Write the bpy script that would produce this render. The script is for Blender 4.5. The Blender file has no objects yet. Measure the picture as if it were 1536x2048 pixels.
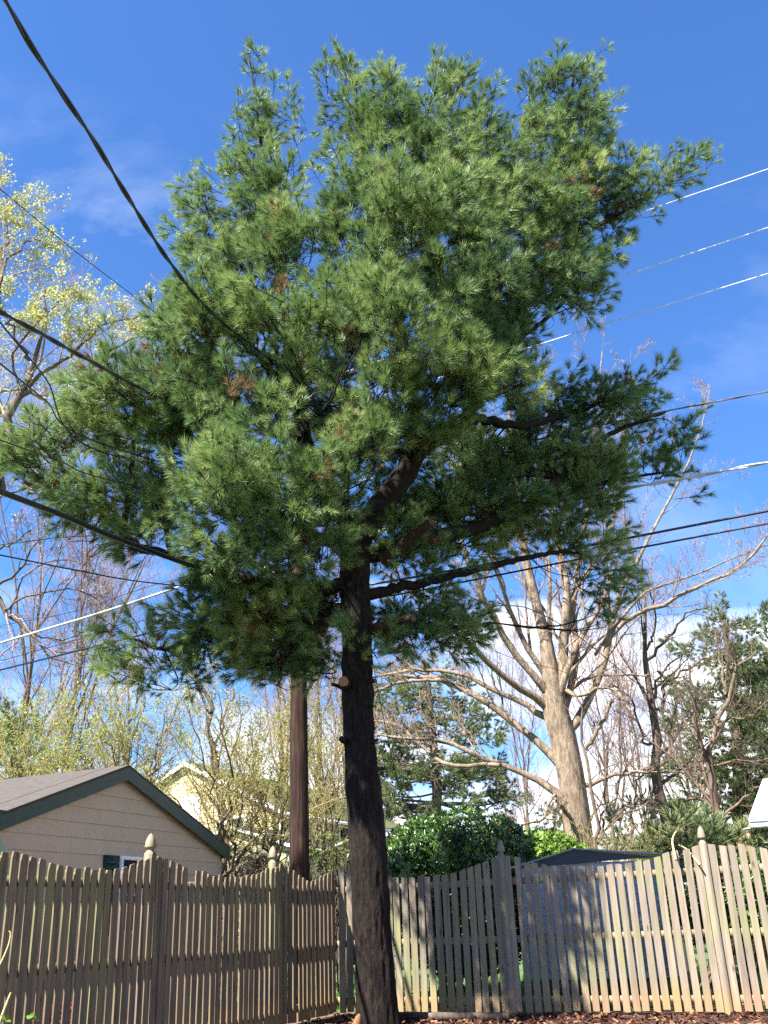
import bpy, math
import numpy as np
RNG = np.random.default_rng(11)
sc = bpy.context.scene
COL = sc.collection

# ------------------------------------------------------------------ camera
FPX = 1908.0
PITCH, ROLL = math.radians(23.245), math.radians(2.286)
EYE = np.array([0, 0, 1.18])
_c, _s = math.cos(PITCH), math.sin(PITCH)
CF = np.array([0, _c, _s]); _r = np.array([1.0, 0, 0]); _u = np.array([0, -_s, _c])
CR = _r*math.cos(ROLL) - _u*math.sin(ROLL)
CU = _r*math.sin(ROLL) + _u*math.cos(ROLL)
def ray(x, y): return CF + CR*(x-768)/FPX - CU*(y-1024)/FPX
def at(x, y, Y):
    d = ray(x, y); return EYE + d*(Y/d[1])
def onplane(x, y, P, n):
    d = ray(x, y); n = np.array([n[0], n[1], 0.0]); P = np.array([P[0], P[1], 0.0])
    return EYE + d*(((P-EYE)@n)/(d@n))
def mpp(Y, z=3.0): return (Y*_c+(z-1.18)*_s)/FPX     # metres per photo pixel
AL = np.array([math.cos(math.radians(247.31)), math.sin(math.radians(247.31))])   # left fence, corner to viewer
AR = np.array([math.cos(math.radians(337.3)), math.sin(math.radians(337.3))])     # right fence, corner to viewer
CORNER = np.array([-.913, 15.0])

# ------------------------------------------------------------------ materials
def newmat(name):
    m = bpy.data.materials.new(name); m.use_nodes = True
    nt = m.node_tree
    for n in list(nt.nodes): nt.nodes.remove(n)
    out = nt.nodes.new('ShaderNodeOutputMaterial')
    b = nt.nodes.new('ShaderNodeBsdfPrincipled')
    nt.links.new(b.outputs[0], out.inputs[0])
    return m, nt, b, out
def N(nt, t, **kw):
    n = nt.nodes.new(t)
    for k, v in kw.items(): setattr(n, k, v)
    return n
def ramp(nt, fac, stops, interp='LINEAR'):
    r = nt.nodes.new('ShaderNodeValToRGB'); r.color_ramp.interpolation = interp
    e = r.color_ramp.elements
    e[0].position, e[0].color = stops[0][0], (*stops[0][1], 1)
    e[1].position, e[1].color = stops[-1][0], (*stops[-1][1], 1)
    for p, c in stops[1:-1]:
        x = e.new(p); x.color = (*c, 1)
    nt.links.new(fac, r.inputs[0]); return r.outputs[0]
def coords(nt, scale=(1, 1, 1), out='Object', rot=(0, 0, 0)):
    tc = nt.nodes.new('ShaderNodeTexCoord'); mp = nt.nodes.new('ShaderNodeMapping')
    mp.inputs['Scale'].default_value = scale; mp.inputs['Rotation'].default_value = rot
    nt.links.new(tc.outputs[out], mp.inputs[0]); return mp.outputs[0]
def noise(nt, vec, scale, detail=4, rough=.6):
    n = nt.nodes.new('ShaderNodeTexNoise'); n.inputs['Scale'].default_value = scale
    n.inputs['Detail'].default_value = detail; n.inputs['Roughness'].default_value = rough
    nt.links.new(vec, n.inputs['Vector']); return n.outputs[0]
def mixc(nt, fac, a, b, blend='MIX'):
    m = nt.nodes.new('ShaderNodeMix'); m.data_type = 'RGBA'; m.blend_type = blend
    for s, v in ((0, fac), (6, a), (7, b)):
        if hasattr(v, 'links') or isinstance(v, bpy.types.NodeSocket): nt.links.new(v, m.inputs[s])
        elif s == 0: m.inputs[0].default_value = v
        else: m.inputs[s].default_value = (*v, 1)
    return m.outputs[2]
def bump(nt, b, h, strength=.5, dist=.01):
    bp = nt.nodes.new('ShaderNodeBump'); bp.inputs['Strength'].default_value = strength
    bp.inputs['Distance'].default_value = dist
    nt.links.new(h, bp.inputs['Height']); nt.links.new(bp.outputs[0], b.inputs['Normal'])
def island(nt):
    return nt.nodes.new('ShaderNodeNewGeometry').outputs['Random Per Island']

def simple(name, col, rough=.7, var=.25, scale=8, metal=0, b_str=.2, b_dist=.004):
    m, nt, b, o = newmat(name)
    v = coords(nt); n = noise(nt, v, scale, 6)
    lo = tuple(c*(1-var) for c in col); hi = tuple(min(1, c*(1+var)) for c in col)
    nt.links.new(ramp(nt, n, [(.3, lo), (.7, hi)]), b.inputs['Base Color'])
    b.inputs['Roughness'].default_value = rough; b.inputs['Metallic'].default_value = metal
    if b_str: bump(nt, b, n, b_str, b_dist)
    return m
def bark(name, cols, sc_=(9, 9, 1.6), scale=2.2, dist=.02, strength=.9, rough=.9):
    m, nt, b, o = newmat(name)
    v = coords(nt, sc_); n1 = noise(nt, v, scale, 8, .65)
    n2 = noise(nt, coords(nt), 1.3, 4)
    c = ramp(nt, n1, [(.3, cols[0]), (.5, cols[1]), (.72, cols[2])])
    c = mixc(nt, ramp(nt, n2, [(.4, (0, 0, 0)), (.65, (1, 1, 1))]), c, mixc(nt, .5, c, cols[0]))
    nt.links.new(c, b.inputs['Base Color'])
    b.inputs['Roughness'].default_value = rough
    b.inputs['Specular IOR Level'].default_value = .2
    bump(nt, b, n1, strength, dist); return m
def foliage(name, cols, trans=.3, rough=.45, spec=.4, nscale=1.2, tcol=None, mixisl=.5):
    """leaf/needle material: colour varies per leaf and per clump; part of the light passes through"""
    m, nt, b, o = newmat(name)
    isl = island(nt); n = noise(nt, coords(nt), nscale, 3)
    mr = nt.nodes.new('ShaderNodeMapRange'); mr.inputs[1].default_value = .32; mr.inputs[2].default_value = .68
    nt.links.new(n, mr.inputs[0]); n = mr.outputs[0]
    f = nt.nodes.new('ShaderNodeMath'); f.operation = 'MULTIPLY_ADD'
    f.inputs[1].default_value = mixisl
    g = nt.nodes.new('ShaderNodeMath'); g.operation = 'MULTIPLY'; g.inputs[1].default_value = 1-mixisl
    nt.links.new(n, g.inputs[0]); nt.links.new(isl, f.inputs[0]); nt.links.new(g.outputs[0], f.inputs[2])
    k = len(cols); c = ramp(nt, f.outputs[0], [(.2+.6*i/(k-1), cc) for i, cc in enumerate(cols)])
    nt.links.new(c, b.inputs['Base Color'])
    b.inputs['Roughness'].default_value = rough; b.inputs['Specular IOR Level'].default_value = spec
    t = nt.nodes.new('ShaderNodeBsdfTranslucent')
    nt.links.new(mixc(nt, .5, c, tcol or cols[-1]), t.inputs['Color'])
    ms = nt.nodes.new('ShaderNodeMixShader'); ms.inputs[0].default_value = trans
    nt.links.new(b.outputs[0], ms.inputs[1]); nt.links.new(t.outputs[0], ms.inputs[2])
    nt.links.new(ms.outputs[0], o.inputs[0]); return m

def wood_mat(name, tones, green=.5):
    m, nt, b, o = newmat(name)
    isl = island(nt)
    v = coords(nt)
    add = nt.nodes.new('ShaderNodeVectorMath'); add.operation = 'ADD'
    cmb = nt.nodes.new('ShaderNodeCombineXYZ')
    mu = nt.nodes.new('ShaderNodeMath'); mu.operation = 'MULTIPLY'; mu.inputs[1].default_value = 37.0
    nt.links.new(isl, mu.inputs[0])
    for i in range(3): nt.links.new(mu.outputs[0], cmb.inputs[i])
    nt.links.new(v, add.inputs[0]); nt.links.new(cmb.outputs[0], add.inputs[1])
    mp = nt.nodes.new('ShaderNodeMapping'); mp.inputs['Scale'].default_value = (60, 60, 2.2)
    nt.links.new(add.outputs[0], mp.inputs[0])
    grain = noise(nt, mp.outputs[0], 1.0, 7, .7)
    mp2 = nt.nodes.new('ShaderNodeMapping'); mp2.inputs['Scale'].default_value = (5, 5, 1.4)
    nt.links.new(add.outputs[0], mp2.inputs[0])
    blot = noise(nt, mp2.outputs[0], 1.0, 5, .6)
    big = noise(nt, v, .9, 3)
    base = ramp(nt, grain, [(.25, tones[0]), (.5, tones[1]), (.75, tones[2])])
    per = ramp(nt, isl, [(0, (.58, .57, .58)), (.3, (.88, .87, .86)), (.65, (1.0, .98, .95)), (1, (1.28, 1.2, 1.1))])
    c = mixc(nt, 1.0, base, per, 'MULTIPLY')
    # weather stains and green algae in patches of their own
    c = mixc(nt, ramp(nt, blot, [(.48, (0, 0, 0)), (.72, (.7, .7, .7))]), c, (.12, .095, .07))
    sep = nt.nodes.new('ShaderNodeSeparateXYZ'); nt.links.new(v, sep.inputs[0])
    alg = nt.nodes.new('ShaderNodeMath'); alg.operation = 'MULTIPLY_ADD'; alg.inputs[1].default_value = .55
    nt.links.new(big, alg.inputs[0])
    g2 = nt.nodes.new('ShaderNodeMath'); g2.operation = 'MULTIPLY'; g2.inputs[1].default_value = .45
    nt.links.new(blot, g2.inputs[0]); nt.links.new(g2.outputs[0], alg.inputs[2])
    c = mixc(nt, ramp(nt, alg.outputs[0], [(.48, (0, 0, 0)), (.62, (green,)*3)]), c, (.19, .21, .07))
    # rusty soil splash just above the ground
    sp = nt.nodes.new('ShaderNodeMapRange'); sp.inputs[1].default_value = .05; sp.inputs[2].default_value = .42
    sp.inputs[3].default_value = .55; sp.inputs[4].default_value = 0
    nt.links.new(sep.outputs[2], sp.inputs[0])
    c = mixc(nt, sp.outputs[0], c, (.30, .17, .07))
    # small dark knots
    vo = nt.nodes.new('ShaderNodeTexVoronoi'); vo.inputs['Scale'].default_value = 1.0
    mp3 = nt.nodes.new('ShaderNodeMapping'); mp3.inputs['Scale'].default_value = (7, 7, 2.2)
    nt.links.new(add.outputs[0], mp3.inputs[0]); nt.links.new(mp3.outputs[0], vo.inputs['Vector'])
    c = mixc(nt, ramp(nt, vo.outputs['Distance'], [(.05, (.8, .8, .8)), (.13, (0, 0, 0))]), c, (.05, .03, .02))
    nt.links.new(c, b.inputs['Base Color']); b.inputs['Roughness'].default_value = .85
    b.inputs['Specular IOR Level'].default_value = .25
    bump(nt, b, grain, .5, .003); return m

M = {}
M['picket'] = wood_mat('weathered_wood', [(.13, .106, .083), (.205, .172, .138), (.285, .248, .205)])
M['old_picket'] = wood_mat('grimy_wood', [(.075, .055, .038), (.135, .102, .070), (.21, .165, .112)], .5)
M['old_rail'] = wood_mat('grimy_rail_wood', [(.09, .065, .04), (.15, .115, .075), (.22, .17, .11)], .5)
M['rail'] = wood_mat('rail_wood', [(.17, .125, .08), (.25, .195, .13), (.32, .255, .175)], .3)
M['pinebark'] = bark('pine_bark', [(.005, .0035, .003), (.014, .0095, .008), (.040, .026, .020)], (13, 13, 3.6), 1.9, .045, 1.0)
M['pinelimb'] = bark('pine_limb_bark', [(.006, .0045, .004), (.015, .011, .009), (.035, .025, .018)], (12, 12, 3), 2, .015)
M['tanbark'] = bark('tan_bark', [(.085, .062, .042), (.225, .170, .122), (.36, .295, .225)], (6, 6, 1.6), 1.9, .06, 1.0)
M['greybark'] = bark('grey_bark', [(.05, .036, .028), (.12, .088, .065), (.21, .16, .12)], (8, 8, 1.6), 1.8, .015)
M['darkbark'] = bark('dark_bark', [(.035, .027, .022), (.09, .07, .055), (.17, .13, .10)], (8, 8, 1.6), 1.8, .015)
M['purpletwig'] = bark('purple_twigs', [(.14, .09, .085), (.24, .16, .15), (.34, .25, .22)])
M['redtwig'] = bark('reddish_twigs', [(.18, .12, .10), (.30, .215, .18), (.42, .32, .27)])
M['yellowtwig'] = bark('yellow_twigs', [(.16, .12, .055), (.30, .24, .11), (.44, .37, .18)])
M['polewood'] = bark('pole_wood', [(.008, .0045, .004), (.032, .018, .014), (.11, .058, .042)], (14, 14, .8), 1.5, .02)
M['cutwood'] = simple('cut_wood', (.22, .10, .038), .8, .2, 30)
M['oldcut'] = simple('old_cut_wood', (.07, .03, .02), .8, .3, 30)
M['deadwood'] = bark('dead_limb', [(.016, .011, .008), (.04, .027, .018), (.08, .056, .037)], (12, 12, 2), 2, .02)
M['needle'] = foliage('pine_needles', [(.040, .088, .042), (.085, .162, .057), (.175, .262, .078), (.38, .43, .17)],
                      .24, .5, .4, .8, (.26, .36, .09), .38)
M['needle_far'] = foliage('far_needles', [(.06, .09, .04), (.125, .16, .065), (.22, .245, .11)], .2, .5, .3, .35)
M['needle_dark'] = foliage('dark_needles', [(.025, .05, .025), (.05, .085, .038), (.10, .14, .05)], .2, .5, .3, .35)
M['bushleaf'] = foliage('glossy_leaves', [(.010, .036, .008), (.022, .065, .012), (.05, .11, .018), (.13, .20, .03)], .25, .28, .5, 2.2)
M['limeleaf'] = foliage('lime_leaves', [(.07, .15, .015), (.14, .25, .03), (.24, .35, .06)], .35, .4, .4, 3)
M['newleaf'] = foliage('new_leaves', [(.20, .22, .06), (.30, .32, .11), (.40, .41, .18)], .4, .5, .3, 2, (.7, .7, .2))
M['budleaf'] = foliage('bud_leaves', [(.14, .20, .03), (.26, .31, .06), (.38, .42, .12)], .4, .5, .3, 2)
M['ivyleaf'] = foliage('ivy_leaves', [(.015, .04, .012), (.04, .09, .02), (.12, .2, .05)], .2, .35, .45, 3)
M['grass'] = foliage('grass_blades', [(.05, .13, .02), (.09, .22, .03), (.16, .32, .05)], .3, .5, .3, 3)
M['lawn'] = simple('lawn_soil', (.05, .10, .02), .95, .4, 3)
M['mulch'] = simple('bark_mulch', (.045, .016, .010), .95, .7, 40, 0, .9, .03)
M['dirt'] = simple('dirt', (.10, .06, .038), .95, .5, 12, 0, .6, .02)
M['green_trim'] = simple('green_paint', (.006, .028, .020), .5, .15, 6, 0, .1)
M['garage_siding'] = simple('tan_siding', (.41, .32, .235), .6, .06, 5, 0, .15, .002)
M['yellow_siding'] = simple('yellow_siding', (.42, .34, .205), .6, .08, 3, 0, .1)
M['pale_siding'] = simple('pale_yellow_siding', (.44, .38, .23), .6, .08, 3, 0, .1)
M['white_paint'] = simple('white_paint', (.75, .75, .76), .5, .06, 5, 0, .05)
M['shed_siding'] = simple('shed_siding', (.30, .30, .29), .5, .06, 5, 0, .05)
M['shed_dark'] = simple('shed_dark_trim', (.025, .027, .04), .5, .2, 5, 0, .05)
M['shed_brown'] = simple('shed_brown_side', (.34, .27, .22), .6, .15, 5, 0, .05)
M['glass'] = simple('window_glass', (.012, .015, .025), .12, .3, 2, 0, 0)
M['metal'] = simple('galvanised_metal', (.42, .44, .46), .35, .2, 20, .8, .05)
M['cone'] = simple('pine_cone', (.09, .04, .025), .8, .4, 40)
def cable(name, col, rough=.35):
    m, nt, b, o = newmat(name); n = noise(nt, coords(nt), 6, 3)
    nt.links.new(ramp(nt, n, [(.3, tuple(x*.8 for x in col)), (.7, tuple(x*1.2 for x in col))]), b.inputs['Base Color'])
    b.inputs['Roughness'].default_value = rough; return m
M['blackcable'] = cable('black_cable', (.012, .012, .02), .3)
M['whitecable'] = cable('bare_wire', (.72, .70, .64), .35)
M['midcable'] = cable('mid_grey_cable', (.07, .07, .085), .3)
M['greycable'] = cable('grey_cable', (.42, .42, .44), .3)
M['shingle'], nt, b, o = newmat('roof_shingles')
def shingles(name, c0, c1, moss=None, step=.14):
    m, nt, b, o = newmat(name)
    tc = nt.nodes.new('ShaderNodeTexCoord'); sep = nt.nodes.new('ShaderNodeSeparateXYZ')
    nt.links.new(tc.outputs['Object'], sep.inputs[0])
    mth = nt.nodes.new('ShaderNodeMath'); mth.operation = 'DIVIDE'; mth.inputs[1].default_value = step*.34
    nt.links.new(sep.outputs[2], mth.inputs[0])
    fr = nt.nodes.new('ShaderNodeMath'); fr.operation = 'FRACT'; nt.links.new(mth.outputs[0], fr.inputs[0])
    n = noise(nt, coords(nt, (7, 7, 30)), 1.4, 5, .7)
    c = ramp(nt, n, [(.3, c0), (.7, c1)])
    c = mixc(nt, ramp(nt, fr.outputs[0], [(0, (.75,)*3), (.12, (0, 0, 0))]), c, tuple(x*.45 for x in c0))
    if moss:
        n2 = noise(nt, coords(nt), 1.6, 5)
        c = mixc(nt, ramp(nt, n2, [(.38, (0, 0, 0)), (.5, (.9,)*3)]), c, moss)
    nt.links.new(c, b.inputs['Base Color']); b.inputs['Roughness'].default_value = .95
    bump(nt, b, fr.outputs[0], .6, .01); return m
M['shingle'] = shingles('roof_shingles', (.035, .029, .026), (.075, .063, .056))
M['moss_roof'] = shingles('mossy_shingles', (.05, .045, .035), (.11, .09, .07), (.07, .085, .012))
M['white_roof'] = shingles('white_shingles', (.34, .34, .34), (.48, .48, .48), None, .3)
def brickmat():
    m, nt, b, o = newmat('red_brick')
    tc = nt.nodes.new('ShaderNodeTexCoord'); sep = nt.nodes.new('ShaderNodeSeparateXYZ')
    nt.links.new(tc.outputs['Object'], sep.inputs[0])
    ad = nt.nodes.new('ShaderNodeMath'); ad.operation = 'SUBTRACT'
    nt.links.new(sep.outputs[0], ad.inputs[0]); nt.links.new(sep.outputs[1], ad.inputs[1])
    cm = nt.nodes.new('ShaderNodeCombineXYZ'); nt.links.new(ad.outputs[0], cm.inputs[0]); nt.links.new(sep.outputs[2], cm.inputs[1])
    br = nt.nodes.new('ShaderNodeTexBrick'); br.inputs['Scale'].default_value = 1
    br.inputs['Color1'].default_value = (.42, .13, .06, 1); br.inputs['Color2'].default_value = (.26, .07, .04, 1)
    br.inputs['Mortar'].default_value = (.4, .33, .27, 1); br.inputs['Mortar Size'].default_value = .012
    br.inputs['Brick Width'].default_value = .28; br.inputs['Row Height'].default_value = .075
    nt.links.new(cm.outputs[0], br.inputs['Vector']); nt.links.new(br.outputs[0], b.inputs['Base Color'])
    b.inputs['Roughness'].default_value = .9; return m
M['brick'] = brickmat()

# ------------------------------------------------------------------ object helpers
class MB:
    def __init__(s): s.v = []; s.f = []; s.n = 0
    def add(s, V, F):
        V = np.asarray(V, float).reshape(-1, 3); F = np.asarray(F, int)
        s.v.append(V); s.f.append(F + s.n); s.n += len(V); return s
    def box(s, o, ax, ay, az):
        """parallelepiped: corner o, three edge vectors"""
        o, ax, ay, az = (np.array(q, float) for q in (o, ax, ay, az))
        V = [o, o+ax, o+ax+ay, o+ay, o+az, o+ax+az, o+ax+ay+az, o+ay+az]
        s.add(V, [[0, 3, 2, 1], [4, 5, 6, 7], [0, 1, 5, 4], [1, 2, 6, 5], [2, 3, 7, 6], [3, 0, 4, 7]]); return s
    def prism(s, poly, ext):
        """polygon (3-D points, coplanar) extruded by a vector"""
        P = np.array(poly, float); k = len(P); V = np.vstack([P, P+np.array(ext)])
        for i in range(k):
            j = (i+1) % k; s.add(V[[i, j, j+k, i+k]], [[0, 1, 2, 3]])
        for t in range(1, k-1):
            s.add(V[[0, t+1, t]], [[0, 1, 2]]); s.add(V[[k, k+t, k+t+1]], [[0, 1, 2]])
        return s
    def lathe(s, c, prof, n=8, rot=0, sq=False):
        c = np.array(c, float); V = []
        for r, z in prof:
            for i in range(n):
                a = rot+2*math.pi*i/n
                V.append(c+np.array([r*math.cos(a), r*math.sin(a), z]))
        F = []
        for j in range(len(prof)-1):
            for i in range(n):
                F.append([j*n+i, j*n+(i+1) % n, (j+1)*n+(i+1) % n, (j+1)*n+i])
        s.add(V, F); return s
def mesh_np(name, V, Fs):
    me = bpy.data.meshes.new(name); V = np.asarray(V, np.float32)
    me.vertices.add(len(V)); me.vertices.foreach_set('co', V.ravel())
    sizes = np.concatenate([np.full(len(f), f.shape[1], np.int32) for f in Fs])
    idx = np.concatenate([f.ravel() for f in Fs]).astype(np.int32)
    me.loops.add(len(idx)); me.loops.foreach_set('vertex_index', idx)
    me.polygons.add(len(sizes))
    st = np.zeros(len(sizes), np.int32); st[1:] = np.cumsum(sizes)[:-1]
    me.polygons.foreach_set('loop_start', st)
    me.update(calc_edges=True); return me
def obj(name, mb, mat, parent=None, origin=None, smooth=False):
    if isinstance(mb, MB): V = np.vstack(mb.v); Fs = mb.f
    else: V, Fs = mb
    Fs = [f for f in Fs if len(f)]
    g = {}
    for f in Fs: g.setdefault(f.shape[1], []).append(f)
    Fs = [np.vstack(x) for x in g.values()]
    if parent is not None: org = np.array(parent['_o'])
    elif origin is not None: org = np.array(origin, float)
    else: org = np.array([V[:, 0].mean(), V[:, 1].mean(), V[:, 2].min()])
    me = mesh_np(name, V-org, Fs); me.materials.append(mat)
    if smooth: me.polygons.foreach_set('use_smooth', np.ones(len(me.polygons), bool)); me.update()
    o = bpy.data.objects.new(name, me); COL.objects.link(o)
    o['_o'] = [float(q) for q in org]
    if parent is not None:
        o.parent = parent; o.location = (0, 0, 0)
    else: o.location = org
    return o
ALLTAG = []
def tag(o, label, cat, group=None):
    o['label'] = label; o['category'] = cat
    if group: o['group'] = group
    return o
def thing(name, loc, label, cat, group=None):
    o = bpy.data.objects.new(name, None); COL.objects.link(o); o.location = loc
    o.empty_display_size = .3
    o['_o'] = [float(q) for q in loc]; return tag(o, label, cat, group)
def struct(o): o['kind'] = 'structure'; return o
def stuff(o, cat=None, label=None):
    o['kind'] = 'stuff'
    if cat: o['category'] = cat
    if label: o['label'] = label
    return o

# ------------------------------------------------------------------ tubes and branching
def norm(a): return a/np.maximum(np.linalg.norm(a, axis=-1, keepdims=True), 1e-9)
def tubes(P, R, sides=5, cap=False):
    """P (M,n,3), R (M,n) -> verts, quads"""
    P = np.asarray(P, float); R = np.asarray(R, float)
    if P.ndim == 2: P = P[None]; R = R[None]
    Mn, n, _ = P.shape
    T = norm(np.gradient(P, axis=1)); T0 = norm(P[:, -1]-P[:, 0])
    ref = np.where(np.abs(T0[:, 2:3]) > .8, np.array([[1.0, 0, 0]]), np.array([[0, 0, 1.0]]))[:, None]
    A = norm(np.cross(T, ref)); B = np.cross(T, A)
    a = np.arange(sides)*2*math.pi/sides
    V = P[:, :, None]+R[:, :, None, None]*(A[:, :, None]*np.cos(a)[:, None]+B[:, :, None]*np.sin(a)[:, None])
    i, j, k = np.meshgrid(np.arange(Mn), np.arange(n-1), np.arange(sides), indexing='ij')
    b0 = (i*n+j)*sides; k2 = (k+1) % sides
    Fq = np.stack([b0+k, b0+sides+k, b0+sides+k2, b0+k2], -1).reshape(-1, 4)
    return V.reshape(-1, 3), Fq
def catmull(pts, n):
    pts = np.asarray(pts, float); m = len(pts)
    Q = np.vstack([2*pts[0]-pts[1], pts, 2*pts[-1]-pts[-2]])
    t = np.linspace(0, m-1-1e-6, n); i = t.astype(int); u = (t-i)[:, None]
    a, b, c, d = Q[i], Q[i+1], Q[i+2], Q[i+3]
    return .5*((2*b)+(-a+c)*u+(2*a-5*b+4*c-d)*u**2+(-a+3*b-3*c+d)*u**3)
def limb(px, Y, n=14, Yend=None, wob=.0, rng=RNG):
    """px: list of (x,y,width_px[,dY]) in the photo's pixels, put at distance Y"""
    out = []
    m = len(px)
    for k, q in enumerate(px):
        yy = Y + (0 if Yend is None else (Yend-Y)*k/(m-1)) + (q[3] if len(q) > 3 else 0)
        p = at(q[0], q[1], yy); out.append([*p, q[2]*.5*mpp(yy, p[2])])
    c = catmull(out, n)
    if wob: c[1:, :3] += rng.normal(size=(n-1, 3))*wob*np.clip(c[1:, 3:4]*4, .02, .3)
    return c[:, :3], np.maximum(c[:, 3], .004)
def spawn(rng, P, R, k, L, ang, n=5, up=.2, wig=.2, tmin=.2, rr=.6, rmin=.004, tip=.35, trop=None, Labs=False):
    """k children on every chain"""
    Mn, m, _ = P.shape
    plen = np.linalg.norm(np.diff(P, axis=1), axis=2).sum(1)
    t = tmin+(1-tmin)*(np.arange(k)[None]+rng.random((Mn, k)))/k
    t = np.clip(t, 0, .995)*(m-1); i = t.astype(int); u = (t-i)
    I = np.arange(Mn)[:, None]
    p = P[I, i]*(1-u[..., None])+P[I, i+1]*u[..., None]
    r = R[I, i]*(1-u)+R[I, i+1]*u
    tan = norm(P[I, i+1]-P[I, i])
    perp = norm(np.cross(tan, rng.normal(size=tan.shape)))
    a = np.radians(rng.uniform(ang[0], ang[1], (Mn, k)))[..., None]
    d = norm(np.cos(a)*tan+np.sin(a)*perp+np.array([0, 0, up]))
    base = L*rng.uniform(.6, 1.3, (Mn, k))
    ln = base if Labs else base*plen[:, None]*(1.1-.6*t/(m-1))
    p = p.reshape(-1, 3); d = d.reshape(-1, 3); ln = ln.reshape(-1); r = np.minimum((r*rr).reshape(-1), ln*.05+.003)
    C = np.zeros((len(p), n, 3)); C[:, 0] = p
    for s in range(1, n):
        d = norm(d+rng.normal(size=d.shape)*wig+np.array([0, 0, up*.3])+(0 if trop is None else trop))
        C[:, s] = C[:, s-1]+d*(ln/(n-1))[:, None]
    f = np.linspace(1, tip, n)
    return C, np.maximum(r[:, None]*f[None], rmin)
def grow(rng, chains, levels):
    """chains: list of (P,R) of any length -> list of (P,R) batches, last level separately"""
    n0 = 14
    P = np.stack([catmull(np.column_stack([c[0], c[1]]), n0) for c in chains]); R = np.maximum(P[..., 3], .004); P = P[..., :3]
    out = [(P, R, 7)]
    cur = (P, R)
    for lv in levels:
        lv = dict(lv); sides = lv.pop('sides', 4)
        cur = spawn(rng, cur[0], cur[1], **lv); out.append((cur[0], cur[1], sides))
    return out
def tubes_mb(batches):
    mb = MB()
    for P, R, s in batches:
        V, Fq = tubes(P, R, s); mb.add(V, Fq)
    return mb
def leaves(rng, P, size, k=1, jit=.1, aspect=.6, up=0.0, fold=False):
    """k leaf quads near every point"""
    P = np.repeat(P, k, 0); P = P+rng.normal(size=P.shape)*jit
    a = norm(rng.normal(size=P.shape)+np.array([0, 0, up])); b = norm(np.cross(a, rng.normal(size=P.shape)))
    s = size*rng.uniform(.6, 1.3, (len(P), 1)); w = s*aspect*.5
    V = np.stack([P, P+a*s*.5+b*w, P+a*s, P+a*s*.5-b*w], 1)
    if fold: V[:, [1, 3]] += np.cross(a, b)[:, None]*w[:, None]*.5
    F = np.arange(len(P)*4).reshape(-1, 4)
    return V.reshape(-1, 3), [F]

# ------------------------------------------------------------------ needle sprays
def needle_spray(rng, shoots, per, nl, w):
    """triangles for needles on shoots: list of (base, dir, len)"""
    B = np.array([s[0] for s in shoots]); D = norm(np.array([s[1] for s in shoots])); Ln = np.array([s[2] for s in shoots])
    k = len(B); t = rng.random((k, per))**.7
    p = B[:, None]+D[:, None]*(Ln[:, None]*t)[..., None]
    perp = norm(np.cross(D[:, None], rng.normal(size=(k, per, 3))))
    a = np.radians(rng.uniform(14, 58, (k, per)))[..., None]*(1.15-.45*t[..., None])
    d = norm(np.cos(a)*D[:, None]+np.sin(a)*perp+rng.normal(size=(k, per, 3))*.08)
    side = norm(np.cross(d, rng.normal(size=(k, per, 3))))*w*.5
    ln = (nl*rng.uniform(.75, 1.15, (k, per)))[..., None]
    V = np.stack([p-side, p+side, p+d*ln*.98], 2).reshape(-1, 3)
    return V
def branchlet(rng, L, ns, per, nl, w, spread=48):
    sh = [((0, 0, L*.80), (0, 0, 1), L*.32)]
    tw = [([0, 0, 0], [0, 0, L])]
    for i in range(ns):
        t = .22+.68*i/ns+rng.uniform(-.03, .03); a = i*2.4+rng.uniform(-.5, .5)
        an = math.radians(spread+rng.uniform(-12, 12)); ll = L*(.50-.30*t)*rng.uniform(.75, 1.25)
        d = np.array([math.sin(an)*math.cos(a), math.sin(an)*math.sin(a), math.cos(an)])
        b0 = np.array([0, 0, L*t]); e = b0+d*ll*.5
        sh.append((e, d+np.array([0, 0, .25]), ll*.6)); tw.append((b0, b0+d*ll*.95))
    V = needle_spray(rng, sh, per, nl, w)
    P = np.array([np.linspace(a, b, 3) for a, b in tw]); R = np.tile(np.array([.0045, .0035, .002]), (len(tw), 1)); R[0] = [.007, .006, .003]
    TV, TF = tubes(P, R, 3)
    return V, TV, TF
def orient(rng, D):
    D = norm(D); x = norm(np.cross(D, rng.normal(size=D.shape))); y = np.cross(D, x)
    return np.stack([x, y, D], 2)          # columns
def scatter(rng, tmpl, pos, D, S):
    """copies of the templates as one big triangle soup + twig quads"""
    which = rng.integers(0, len(tmpl), len(pos)); Rm = orient(rng, D)
    VV = []; TV = []; TF = []; n = 0
    for t, (V, tv, tf) in enumerate(tmpl):
        sel = np.where(which == t)[0]
        if not len(sel): continue
        A = Rm[sel]*S[sel][:, None, None]
        VV.append((np.einsum('mij,vj->mvi', A, V)+pos[sel][:, None]).reshape(-1, 3))
        q = (np.einsum('mij,vj->mvi', A, tv)+pos[sel][:, None]); TV.append(q.reshape(-1, 3))
        k = len(tv); TF.append((tf[None]+(np.arange(len(sel))*k)[:, None, None]).reshape(-1, 4)+n); n += k*len(sel)
    V = np.vstack(VV); return V, np.arange(len(V)).reshape(-1, 3), np.vstack(TV), np.vstack(TF)
def ballpts(rng, n, p=2.0):
    d = norm(rng.normal(size=(n, 3))); return d*(rng.random((n, 1))**(1/p))
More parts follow.
